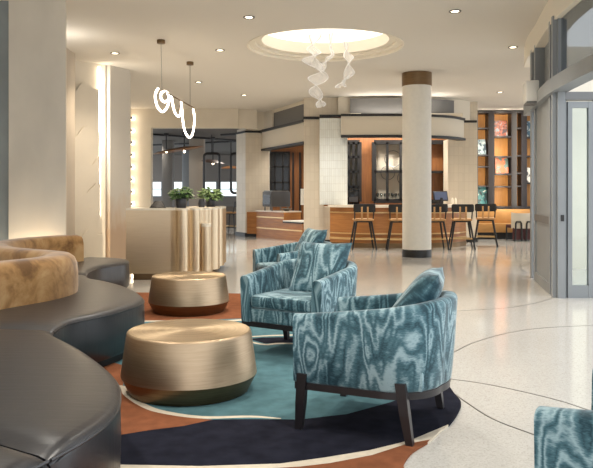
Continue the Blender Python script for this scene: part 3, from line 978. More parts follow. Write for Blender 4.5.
# ------------------------------------------------------------------ bar stools
def make_stool():
    t = thing('bar_stool', '', 'bar stool', group='bar stools along the bar')
    # local: the sitter looks along +Y, the backrest is at -Y
    m = MB(); m.box(-0.235, 0.235, -0.22, 0.22, 0.69, 0.745, 0.03, 3); m.build('seat', 'pale_wood', t)
    m = MB(); m.box(-0.2, 0.2, -0.18, 0.18, 0.655, 0.69, 0.01); m.build('seat_frame', 'black', t)
    for sx in (-1, 1):
        for sy in (-1, 1):
            m = MB()
            a = Vector((sx * 0.18, sy * 0.16, 0.67)); b = Vector((sx * 0.29, sy * 0.25, 0.0))
            m.tube([a, b], [0.026, 0.018], 8); m.build('leg', 'black', t)
    m = MB()
    k = (0.67 - 0.26) / 0.67
    cx_ = 0.18 + 0.11 * k; cy_ = 0.16 + 0.09 * k
    m.tube([(-cx_, -cy_, 0.26), (cx_, -cy_, 0.26), (cx_, cy_, 0.26), (-cx_, cy_, 0.26)], 0.012, 6, closed=True); m.build('footrest', 'gold_band', t)
    m = MB()
    arc = [(0.27 * math.sin(a), -0.20 - 0.07 * math.cos(a)) for a in [(-1.25 + 2.5 * i / 12) for i in range(13)]]
    m.sweep(arc, lambda i, n: [(-0.014, 0.90 + (0.03 if i in (0, n - 1) else 0)), (-0.014, 1.09 - (0.03 if i in (0, n - 1) else 0)), (0.014, 1.09 - (0.03 if i in (0, n - 1) else 0)), (0.014, 0.90 + (0.03 if i in (0, n - 1) else 0))])
    m.build('backrest', 'black', t)
    for sx in (-0.07, 0.07):
        m = MB(); m.box(sx - 0.02, sx + 0.02, -0.305, -0.285, 0.72, 1.03, 0.004); m.build('back_slat', 'pale_wood', t)
    for sx in (-0.22, 0.22):
        m = MB(); m.tube([(sx, -0.16, 0.72), (sx * 1.05, -0.22, 1.0)], 0.016, 6); m.build('back_post', 'black', t)
    return t
st = make_stool()
SL = ((363, 250, 'leftmost bar stool with black back, before the glass block end of the bar', 3),
      (399, 249.5, 'second bar stool from the left, partly hidden by the round column', -4),
      (434.5, 247.5, 'third bar stool from the left, just right of the round column', 2),
      (461.5, 247.5, 'fourth bar stool from the left, at the right end of the bar', -6),
      (485.5, 245.5, 'rightmost bar stool, standing in front of the bookcase', -14))
for i, (px, py, lab, a) in enumerate(SL):
    d = (16.85, 16.72, 16.78, 16.95, 17.75)[i]
    o = st if i == 0 else copy_tree(st)
    o.location = (at(px, 0, d).x, d, 0); o.rotation_euler = (0, 0, math.radians(a)); o['label'] = lab
# the lounge stool seen past the pillar
p = lvl(231, 234)
o = copy_tree(st, (p.x, p.y + 0.2, 0), (0, 0, math.radians(70)), 'wooden seated stool in the far lounge just left of the tiled pillar')
o['group'] = 'stools in the far lounge'

# ------------------------------------------------------------------ reception desk
DK = 10.75
xl = -2.62
front = [(xl, DK), (-1.72, DK)]
t = thing('reception_desk', 'champagne metal reception desk with fluted right side and pale top', 'desk', (0, 0, 0))
# fluted side: a run of half-round columns stepping back
fl = [(-1.60, 10.72, 0.14), (-1.45, 10.95, 0.12), (-1.40, 11.25, 0.15), (-1.38, 11.6, 0.16), (-1.36, 11.95, 0.15), (-1.38, 12.3, 0.16), (-1.38, 12.65, 0.15), (-1.40, 12.95, 0.14)]
plan = [Vector((xl, DK)), Vector((-1.78, DK))]
cent = [(-1.70, DK + 0.04), (-1.52, DK + 0.10), (-1.42, DK + 0.32), (-1.40, DK + 0.66), (-1.39, DK + 1.02), (-1.39, DK + 1.40), (-1.40, DK + 1.78), (-1.42, DK + 2.16)]
pts = []
rad = [0.09, 0.10, 0.15, 0.17, 0.18, 0.19, 0.19, 0.18]
for (cx_, cy_), r_ in zip(cent, rad):
    pass
# smooth scalloped outline
sc = [(xl, DK), (-1.95, DK), (-1.86, DK - 0.005), (-1.80, DK - 0.05), (-1.72, DK - 0.06), (-1.66, DK - 0.02), (-1.65, DK + 0.06),
      (-1.60, DK + 0.03), (-1.52, DK + 0.03), (-1.47, DK + 0.09), (-1.48, DK + 0.19),
      (-1.40, DK + 0.20), (-1.34, DK + 0.28), (-1.35, DK + 0.44), (-1.44, DK + 0.52),
      (-1.34, DK + 0.60), (-1.27, DK + 0.74), (-1.30, DK + 0.94), (-1.42, DK + 1.04),
      (-1.32, DK + 1.12), (-1.25, DK + 1.28), (-1.28, DK + 1.48), (-1.42, DK + 1.58),
      (-1.32, DK + 1.68), (-1.27, DK + 1.86), (-1.32, DK + 2.06), (-1.45, DK + 2.15)]
outline = [Vector(sc[0]), Vector(sc[1])] + spline(sc[2:], 4) + [Vector((-1.9, DK + 2.2)), Vector((-1.9, DK + 0.7)), Vector((xl, DK + 0.7))]
m = MB(); m.prism(outline, 0.10, 1.075); m.build('body', 'champagne', t, smooth=40)
inner = [Vector((p.x + (0.05 if p.x < -2 else -0.07), p.y + (0.06 if p.y < DK + 0.3 else -0.03))) for p in outline]
m = MB(); m.prism([(xl + 0.1, DK + 0.06), (-1.75, DK + 0.08), (-1.5, DK + 0.4), (-1.45, DK + 2.1), (-1.85, DK + 2.1), (-1.85, DK + 0.65), (xl + 0.1, DK + 0.65)], 0.0, 0.10); m.build('plinth', 'champagne_dark', t, smooth=0)
m = MB(); m.prism(outline, 1.075, 1.105); m.build('desk_top', 'counter_stone', t, smooth=0)
m = MB(); m.lathe([(0.075, 0.0), (0.075, 0.82), (0.065, 0.83)], 24, (-1.40, DK + 0.10, 0.0)); pst = m.build('post', 'champagne', t)
m = MB(); m.lathe([(0.078, 0.0), (0.078, 0.05)], 24, (-1.40, DK + 0.10, 0.82)); m.build('post_cap', 'counter_stone', pst)
# low drawer line
# plants
def potted(loc, n, seed, label, mt, spread, hgt):
    random.seed(seed)
    t = thing('potted_plant', label, 'plant', loc)
    m = MB(); m.lathe([(0.001, 0), (0.075, 0), (0.09, 0.05), (0.095, 0.14), (0.085, 0.165), (0.078, 0.165), (0.078, 0.14), (0.001, 0.14)], 24, caps=False); m.build('pot', 'pot_glaze', t)
    m = MB(); s = MB()
    for k in range(n):
        a = random.uniform(0, 2 * PI); th = math.acos(random.uniform(-0.55, 1)); q_ = random.uniform(0.6, 1.0)
        tip = Vector((spread * q_ * math.sin(th) * math.cos(a), spread * q_ * math.sin(th) * math.sin(a), 0.2 + hgt * q_ * math.cos(th)))
        base = Vector((0.04 * math.cos(a), 0.04 * math.sin(a), 0.14))
        if k % 3 == 0: s.tube([base, base.lerp(tip, 0.6) + Vector((0, 0, 0.03)), tip], 0.004, 5)
        L = random.uniform(0.07, 0.13); w = L * 0.36
        dirv = Vector((math.cos(a + random.uniform(-.6, .6)), math.sin(a + random.uniform(-.6, .6)), random.uniform(-0.4, 0.5))).normalized()
        sd = dirv.cross(Vector((0, 0, 1))).normalized()
        up = sd.cross(dirv)
        q = [tip, tip + dirv * L * 0.4 + sd * w - up * 0.01, tip + dirv * L - up * 0.025, tip + dirv * L * 0.4 - sd * w - up * 0.01, tip + dirv * L * 0.45 + up * 0.012]
        v = [m.bm.verts.new(x) for x in q]
        for f in ((0, 1, 4), (1, 2, 4), (2, 3, 4), (3, 0, 4)): m.bm.faces.new([v[i] for i in f])
    m.build('leaves', mt, t); s.build('stems', 'leaf', t)
    return t
zt = 1.105
potted((-1.84, DK + 0.42, zt), 120, 3, 'bushy green plant in a dark pot on the desk, the left and larger one', 'leaf', 0.15, 0.13)
potted((-1.50, DK + 1.5, zt), 120, 5, 'bushy green plant in a dark pot on the desk, the right one', 'leaf_pale', 0.17, 0.13)
t = thing('tablet_stand', 'small dark tablet on a sloped stand at the left of the desk plants', 'tablet', (-2.2, DK + 0.35, zt), math.radians(10))
m = MB(); m.hexa([(-0.13, -0.09, 0), (0.13, -0.09, 0), (0.13, 0.08, 0), (-0.13, 0.08, 0)], [(-0.05, 0.05, 0.11), (0.07, 0.05, 0.11), (0.07, 0.08, 0.11), (-0.05, 0.08, 0.11)]); m.build('stand', 'dark_wood', t, smooth=0)
m = MB(); m.hexa([(-0.11, -0.095, 0.012), (0.11, -0.095, 0.012), (0.11, -0.085, 0.012), (-0.11, -0.085, 0.012)], [(-0.05, 0.04, 0.11), (0.06, 0.04, 0.11), (0.06, 0.05, 0.11), (-0.05, 0.05, 0.11)]); m.build('screen', 'black_gloss', t, smooth=0)
v0 = MB().lathe([(0.001, 0), (0.05, 0), (0.062, 0.06), (0.05, 0.12), (0.035, 0.14), (0.03, 0.14), (0.001, 0.1)], 20, caps=False).build('vase', 'pot_glaze', loc=(-1.60, DK + 1.05, zt))
tag(v0, 'small dark round vase between the two desk plants', 'vase')

# ------------------------------------------------------------------ looped pendant light
def oy():
    def q(x, y):
        px = 145 + x / 3.9; py = 25 + y / 3.9
        d = 11.4 + (px - 155) / 41.0 * 2.5
        return at(px, py, d)
    path = [(51, 248), (43, 262), (40, 282), (46, 312), (58, 332), (70, 338), (82, 328), (91, 308), (94, 284), (88, 266), (76, 258), (65, 264), (61, 278), (66, 293), (77, 300), (90, 292), (99, 280), (103, 277), (106, 296), (112, 328), (122, 350), (132, 356), (139, 344), (142, 318), (141, 296), (144, 330), (149, 385), (158, 420), (172, 438), (184, 428), (191, 395), (193, 360), (188, 328)]
    c0 = at(161, 40, 11.7)
    t = thing('loop_pendant', 'scribble shaped glowing loop light hanging over the reception desk', 'pendant lamp', (c0.x, c0.y, 0))
    off = Vector((c0.x, c0.y, 0))
    P = spline([q(*p) for p in path], 5)
    # give the loops a little sideways swing so that they are not in one plane
    m = MB(); m.tube([p - off for p in P], 0.019, 8); m.build('neon_tube', 'neon', t)
    m = MB(); m.tube([q(66, 254) - off, q(190, 323) - off], 0.012, 6); m.build('support_bar', 'bronze_dark', t)
    for (px, py, bx, by) in ((161, 40, 66, 254), (190, 62, 176, 316)):
        d = (CEIL - CH) * F / (HZ - py)
        top = at(px, py, d); b_ = q(bx, by)
        m = MB(); m.lathe([(0.068, CEIL - 0.06), (0.068, CEIL)], 24, (top.x - off.x, top.y - off.y, 0)); m.build('canopy', 'bronze_dark', t)
        m = MB(); m.tube([b_ - off, Vector((top.x - off.x, top.y - off.y, CEIL - 0.05))], 0.004, 5); m.build('cable', 'steel', t)
oy()

# ------------------------------------------------------------------ gauze sculptures in the oculus
def sculpture(path, widths, d, label, seed, turns):
    random.seed(seed)
    P = [at(px, py, d) for px, py in path]
    P = spline([(p.x, p.y + 0.06 * math.sin(i * 1.7), p.z) for i, p in enumerate(P)], 10)
    n = len(P)
    W = [w / F * d for w in widths]
    t = thing('gauze_sculpture', label, 'sculpture', (P[0].x, P[0].y, 0))
    off = Vector((P[0].x, P[0].y, 0))
    m = MB(); e = MB()
    rows = []
    for i in range(n):
        s = i / (n - 1)
        k = s * (len(W) - 1); a = int(min(k, len(W) - 2)); w = W[a] + (W[a + 1] - W[a]) * (k - a)
        ang = turns * 2 * PI * s
        row = []
        for j in range(9):
            u = -1 + 2 * j / 8
            curl = 0.9 * u + ang
            o = Vector((math.cos(ang) * u * w / 2 + 0.02 * math.sin(5 * s * PI + j), math.sin(curl) * w * 0.5 * abs(u) + 0.03 * math.cos(j + 8 * s), 0.02 * math.sin(9 * s + 2 * u)))
            row.append(P[i] + o - off)
        rows.append(row)
    vs = [[m.bm.verts.new(p) for p in r] for r in rows]
    for i in range(n - 1):
        for j in range(8):
            m.bm.faces.new((vs[i][j], vs[i][j + 1], vs[i + 1][j + 1], vs[i + 1][j]))
    m.build('gauze', 'wire_gauze', t, smooth=80)
    e.tube([r[0] for r in rows], 0.009, 6); e.tube([r[8] for r in rows], 0.009, 6)
    e.build('edge_wire', 'gauze', t)
    w_ = MB(); w_.tube([rows[0][4], Vector((0, 0, CEIL + 0.31))], 0.003, 4); w_.build('cable', 'steel', t)
sculpture([(315, 34), (313, 46), (316, 55), (312, 64), (322, 72), (316, 82), (315, 92), (320, 100), (321, 107)], [11, 15, 10, 20, 15, 18, 11, 12, 6], 12.1, 'tall twisting white gauze sculpture hanging in the ceiling recess, left one', 3, 2.6)
sculpture([(330, 33), (331, 46), (332, 54), (327, 61), (322, 66), (323, 72)], [3, 4, 3, 6, 7, 4], 12.3, 'slim white gauze strand curling off the tall hanging sculpture', 4, 1.2)
sculpture([(345, 42), (347, 50), (349, 58), (348, 66), (350, 73), (343, 82), (340, 88)], [3, 7, 12, 8, 12, 7, 10], 12.4, 'short twisting white gauze sculpture hanging at the right of the ceiling recess', 9, 1.6)

# ------------------------------------------------------------------ downlights
dl = None
DLS = ((115, 53, 'recessed downlight at the far left of the ceiling'), (220, 50, 'recessed downlight right of the loop light, nearer one'), (198.5, 82, 'small recessed downlight behind the loop light'), (249, 17, 'recessed downlight left of the round ceiling recess'), (455, 11, 'recessed downlight right of the round ceiling recess, near the top edge'), (513, 47, 'recessed downlight beside the curved white fascia'), (500, 92, 'recessed downlight in front of the bookcase'), (244, 95, 'recessed downlight in front of the far opening'))
for i, (px, py, lab) in enumerate(DLS):
    d = (CEIL - CH) * F / (HZ - py); p = at(px, py, d)
    if dl is None:
        dl = thing('downlight', lab, 'ceiling light', (p.x, p.y, CEIL), 0, 'recessed ceiling downlights')
        m = MB(); m.lathe([(0.055, 0.0), (0.085, 0.0), (0.085, -0.012), (0.06, -0.012), (0.055, 0.0)], 28, caps=False); m.build('trim_ring', 'alu_dark', dl)
        m = MB(); m.lathe([(0.001, -0.004), (0.055, -0.004)], 24, caps=False); m.build('lens', 'bulb', dl)
    else: copy_tree(dl, (p.x, p.y, CEIL), None, lab)
    if px != 513: lamp('SPOT', (p.x, p.y, CEIL - 0.03), 110, (1, 0.84, 0.64), 0.06, spot=110, blend=0.9)

# ------------------------------------------------------------------ right facade
FP = [(4.0, 12.3), (3.79, 11.5), (3.63, 10.65), (3.42, 9.66), (3.30, 9.0), (3.23, 8.3), (3.18, 7.5), (3.14, 6.2), (3.14, 4.0)]
FC = spline(FP, 6)
m = MB(); m.sweep(FC, lambda i, n: [(0, 3.55), (0, CEIL), (0.3, CEIL), (0.3, 3.55)])
struct(m.build('trim_6', 'ceiling_white'))
def fpos(d):
    for i in range(len(FC) - 1):
        if FC[i].y >= d >= FC[i + 1].y:
            s = (FC[i].y - d) / (FC[i].y - FC[i + 1].y)
            p = FC[i].lerp(FC[i + 1], s); tg = (FC[i + 1] - FC[i]).normalized()
            return p, tg
    return FC[-1], (FC[-1] - FC[-2]).normalized()
def fpath(d0, d1, n=14):
    return [fpos(d0 + (d1 - d0) * k / (n - 1))[0] for k in range(n)]
# transom beam
fr = struct(MB().sweep(fpath(11.6, 4.1, 24), lambda i, n: [(-0.05, 2.62), (-0.05, 2.80), (0.16, 2.80), (0.16, 2.62)]).build('window_8', 'alu'))
# posts (full height), each a member of the facade frame
def post(d, w, dep, z0, z1, mt='alu', name='post', out=0.0):
    p, tg = fpos(d)
    n = Vector((-tg.y, tg.x))   # outward
    q = [p - n * out, p + tg * w - n * out, p + tg * w + n * dep, p + n * dep]
    b = MB(); b.prism([(v.x, v.y) for v in q], z0, z1)
    return b.build(name, mt, fr, smooth=0)
post(11.15, 0.14, 0.22, 0, 3.6); post(10.75, 0.1, 0.18, 0, 3.6)
post(9.30, 0.10, 0.14, 0, 3.6)
post(9.02, 0.08, 0.15, 0, 3.6, out=0.02)
post(8.93, 0.05, 0.12, 0, 3.6, out=-0.03)
post(4.9, 0.12, 0.2, 0, 3.6)
m = MB(); m.sweep(fpath(10.7, 9.3), lambda i, n: [(0.07, 0.12), (0.07, 2.62), (0.085, 2.62), (0.085, 0.12)]); m.build('pane', 'glass', fr)
m = MB(); m.sweep(fpath(8.9, 4.9), lambda i, n: [(0.07, 2.8), (0.07, 3.55), (0.085, 3.55), (0.085, 2.8)]); m.build('pane', 'glass_tinted', fr)
m = MB(); m.sweep(fpath(10.75, 9.25), lambda i, n: [(0.0, 0.0), (0.0, 0.14), (0.14, 0.14), (0.14, 0.0)]); m.build('bottom_rail', 'alu', fr)
m = MB(); m.sweep(fpath(10.75, 9.25), lambda i, n: [(0.0, 0.92), (0.0, 1.02), (0.1, 1.02), (0.1, 0.92)]); m.build('mid_rail', 'alu_dark', fr)
m = MB(); m.sweep(fpath(11.1, 9.0), lambda i, n: [(0.14, 2.8), (0.14, 3.6), (0.17, 3.6), (0.17, 2.8)]); m.build('upper_panel', 'alu', fr)
m = MB(); m.sweep(fpath(10.65, 9.4), lambda i, n: [(0.02, 0.14), (0.02, 2.62), (0.05, 2.62), (0.05, 0.14)]); m.build('side_panel', 'alu', fr)
# vestibule door, facing the viewer
VD = 8.9
dx0 = at(568, 0, VD).x; dx1 = at(591, 0, VD).x
do = MB()
do.box(dx0, dx0 + 0.055, VD, VD + 0.06, 0.0, 2.5); do.box(dx1 - 0.03, dx1 + 0.06, VD, VD + 0.06, 0.0, 2.5)
do.box(dx0 + 0.055, dx1 - 0.03, VD + 0.004, VD + 0.056, 0.0, 0.16); do.box(dx0 + 0.055, dx1 - 0.03, VD + 0.004, VD + 0.056, 2.42, 2.5)
do = struct(do.build('door_1', 'alu', smooth=0))
m = MB(); m.box(dx0 + 0.05, dx1 - 0.03, VD + 0.02, VD + 0.035, 0.16, 2.42); m.build('pane', 'glass', do, smooth=0)
m = MB(); m.box(dx1 + 0.06, dx1 + 0.16, VD - 0.02, VD + 0.1, 0, 2.62); m.box(dx1 + 1.2, dx1 + 1.3, VD - 0.02, VD + 0.1, 0, 2.62); m.build('jamb', 'alu', do, smooth=0)
m = MB(); m.box(dx1 + 0.16, dx1 + 1.2, VD + 0.02, VD + 0.035, 0, 2.52); m.build('pane', 'glass', do, smooth=0)
m = MB(); m.box(dx0 - 0.1, dx1 + 2.2, VD - 0.02, VD + 0.12, 2.52, 2.62); m.build('door_head', 'alu_dark', do, smooth=0)
p_, tg_ = fpos(8.98)
m = MB(); m.box(-0.02, 0.02, -0.03, 0.0, -0.04, 0.04)
kp = m.build('key_switch', 'black', loc=(at(561.5, 218, 8.9).x, p_.y - 0.09, at(0, 218, 8.9).z), smooth=0)
tag(kp, 'small black key switch plate on the grey door post', 'switch')
# hanging white box on the facade
p = at(532, 93, 10.9)
t = thing('wall_speaker', 'white box unit fixed to the glazing frame below the curved fascia', 'speaker', (at(533.5, 0, 10.2).x - 0.02, 10.25, 2.66), math.radians(-12))
m = MB(); m.box(-0.09, 0.09, -0.2, 0.2, 0, 0.30, 0.015); m.build('body', 'sign_white', t)
m = MB(); m.box(-0.08, 0.08, -0.19, 0.19, -0.025, 0.0); m.build('grille', 'alu_dark', t, smooth=0)
# outside
m = MB(); m.box(4.3, 9.5, 12.4, 12.7, 0, CEIL)
struct(m.build('wall_right', 'wall_cream', smooth=0))

# ------------------------------------------------------------------ relief art and led strip in the recess
t = thing('relief_panel', 'cream layered relief artwork of torn mountain ridges in the wall recess', 'artwork', (0, 0, 0))
a0 = Vector((-4.62, 13.08)); b0 = Vector((-3.92, 13.80))
tn = (b0 - a0).normalized(); nn = Vector((tn.y, -tn.x))
random.seed(11)
for k, ztop in enumerate((3.6, 2.75, 2.35, 1.75, 1.2, 0.75)):
    L = MB(); N = 26
    off = 0.055 + 0.028 * k
    prev = None; top = []; 
    ph = random.uniform(0, 6)
    for i in range(N + 1):
        s = i / N
        z = ztop + 0.14 * math.sin(5.5 * s + ph) + 0.07 * math.sin(13 * s + 2 * ph) + random.uniform(-0.015, 0.015) - 0.3 * s
        top.append((a0 + tn * (b0 - a0).length * s, z))
    for i in range(N):
        (p1, z1), (p2, z2) = top[i], top[i + 1]
        q = [p1 + nn * off, p2 + nn * off, p2 + nn * (off - 0.02), p1 + nn * (off - 0.02)]
        L.hexa([(q[0].x, q[0].y, 0.02), (q[1].x, q[1].y, 0.02), (q[2].x, q[2].y, 0.02), (q[3].x, q[3].y, 0.02)], [(q[0].x, q[0].y, z1), (q[1].x, q[1].y, z2), (q[2].x, q[2].y, z2), (q[3].x, q[3].y, z1)])
    bmesh.ops.remove_doubles(L.bm, verts=L.bm.verts[:], dist=1e-5)
    L.build('ridge_layer', 'wall_cream', t, smooth=0)
m = MB(); m.box(-3.905, -3.865, 13.78, 13.81, 0.02, 3.84)
m = m.build('led_strip', 'led', smooth=0)
tag(m, 'tall vertical glowing LED strip at the edge of the wall recess', 'strip light')
m = MB(); m.box(-3.8, -3.1, 9.27, 9.30, 0.30, 0.34)
tag(m.build('led_strip', 'led', smooth=0), 'low horizontal LED strip glowing behind the sofa back on the first pier', 'strip light')

# ------------------------------------------------------------------ serpentine sofa
def ribbon_seat(t, Fp, Bp, name):
    n = 56
    Fq = resample(spline([Vector((p[0], p[1])) for p in Fp], 10), n)
    Bq = resample(spline([Vector((p[0], p[1])) for p in Bp], 10), n)
    m = MB()
    prof = [(0.025, 0.07), (0.0, 0.10), (-0.004, 0.25), (0.0, 0.385), (0.002, 0.398), (0.008, 0.402), (0.002, 0.406), (0.010, 0.420), (0.028, 0.431), (0.06, 0.437)]
    rows = []
    for i in range(n):
        a, b = Fq[i], Bq[i]
        dv = (b - a); L = dv.length; dv.normalize()
        e = min(i, n - 1 - i)
        drop = (0.03, 0.012, 0.004, 0)[min(e, 3)]
        r = []
        for o, z in prof: r.append((a.x + dv.x * o, a.y + dv.y * o, z - (drop if z > 0.39 else 0)))
        for k in range(1, 12):
            o = 0.06 + (L - 0.06) * k / 11
            s = k / 11
            r.append((a.x + dv.x * o, a.y + dv.y * o, 0.437 + 0.008 * math.sin(PI * min(1, s * 1.4)) - drop))
        r.append((b.x, b.y, 0.07))
        rows.append([m.bm.verts.new(p) for p in r])
    k = len(rows[0])
    for i in range(n - 1):
        for a in range(k):
            b = (a + 1) % k
            m.bm.faces.new((rows[i][a], rows[i][b], rows[i + 1][b], rows[i + 1][a]))
    m.bm.faces.new(rows[0][::-1]); m.bm.faces.new(rows[-1])
    o = m.build(name, 'leather', t, smooth=40)
    # recessed plinth
    m = MB()
    m.prism([a + (b - a).normalized() * 0.07 for a, b in zip(Fq, Bq)] + [b for b in Bq[::-1]], 0.0, 0.075)
    m.build('plinth', 'black', o, smooth=0)
    m = MB(); m.tube([Vector((a.x, a.y, 0.402)) + Vector(((b - a).normalized().x, (b - a).normalized().y, 0)) * 0.002 for a, b in zip(Fq, Bq)], 0.0065, 6); m.build('piping', 'leather', o)
sofa = thing('serpentine_sofa', 'long winding dark leather sofa with tan velvet backrest along the left wall', 'sofa', (0, 0, 0))
ribbon_seat(sofa, [(-1.75, 1.0), (-1.25, 1.55), (-1.0, 2.0), (-0.845, 2.385)], [(-3.0, 2.4), (-2.5, 2.6), (-2.1, 2.75), (-1.85, 2.93)], 'seat_section')
ribbon_seat(sofa, [(-0.84, 2.395), (-0.775, 2.6), (-0.745, 2.86), (-0.785, 3.12), (-0.895, 3.44), (-1.206, 3.97), (-1.53, 4.42), (-1.605, 4.615)], [(-1.855, 2.94), (-1.95, 3.1), (-2.05, 3.4), (-2.2, 3.7), (-2.35, 4.0), (-2.5, 4.3), (-2.6, 4.615)], 'seat_section')
ribbon_seat(sofa, [(-1.607, 4.63), (-1.59, 4.93), (-1.40, 5.30), (-1.28, 5.82), (-1.40, 6.26), (-1.633, 6.72), (-1.90, 7.1), (-2.19, 7.42), (-2.345, 7.8)], [(-2.6, 4.63), (-2.58, 5.2), (-2.45, 5.6), (-2.35, 6.0), (-2.4, 6.35), (-2.6, 6.75), (-2.9, 7.05), (-3.15, 7.35), (-3.35, 7.8)], 'seat_section')
ribbon_seat(sofa, [(-2.348, 7.815), (-2.43, 8.2), (-2.44, 8.6), (-2.34, 8.95), (-2.24, 9.25), (-2.30, 9.55), (-2.55, 9.8), (-2.95, 9.9)], [(-3.36, 7.815), (-3.46, 8.2), (-3.42, 8.6), (-3.25, 8.95), (-3.1, 9.15), (-3.03, 9.3), (-3.0, 9.5), (-2.97, 9.7)], 'seat_section')
BK = [(-2.62, 3.4), (-2.62, 4.0), (-2.58, 4.6), (-2.50, 5.1), (-2.35, 5.5), (-2.17, 5.85), (-2.12, 6.22), (-2.27, 6.54), (-2.62, 6.80), (-2.98, 7.12), (-3.24, 7.55), (-3.36, 8.1), (-3.30, 8.62), (-3.11, 9.03), (-2.88, 9.27)]
def bolster(t, path):
    P = resample(spline([Vector((p[0], p[1])) for p in path], 10), 120)
    m = MB()
    h = 0.16
    pr = [(-h, 0.42), (-h - 0.008, 0.5), (-h - 0.006, 0.62), (-h + 0.004, 0.70), (-h + 0.025, 0.75), (-h + 0.06, 0.777), (-h + 0.11, 0.785), (h - 0.11, 0.785), (h - 0.06, 0.777), (h - 0.025, 0.75), (h - 0.004, 0.70), (h + 0.006, 0.62), (h, 0.42), (h, 0.40), (-h, 0.40)]
    def prof(i, n):
        e = min(i, n - 1 - i)
        k = (0.80, 0.92, 0.98, 1)[min(e, 3)]
        return [(o * k, 0.42 + (z - 0.42) * (0.95 if e == 0 else 1)) for o, z in pr]
    m.sweep(P, prof)
    m.build('backrest', 'tan_velvet', t, smooth=50)
bolster(sofa, BK)

# ------------------------------------------------------------------ rug
RZ = 0.012
def F_(px, py): p = lvl(px, py, RZ); return (p.x, p.y)
def inside(p, poly):
    c = False; n = len(poly); j = n - 1
    for i in range(n):
        a, b = poly[i], poly[j]
        if (a[1] > p[1]) != (b[1] > p[1]) and p[0] < (b[0] - a[0]) * (p[1] - a[1]) / (b[1] - a[1]) + a[0]: c = not c
        j = i
    return c


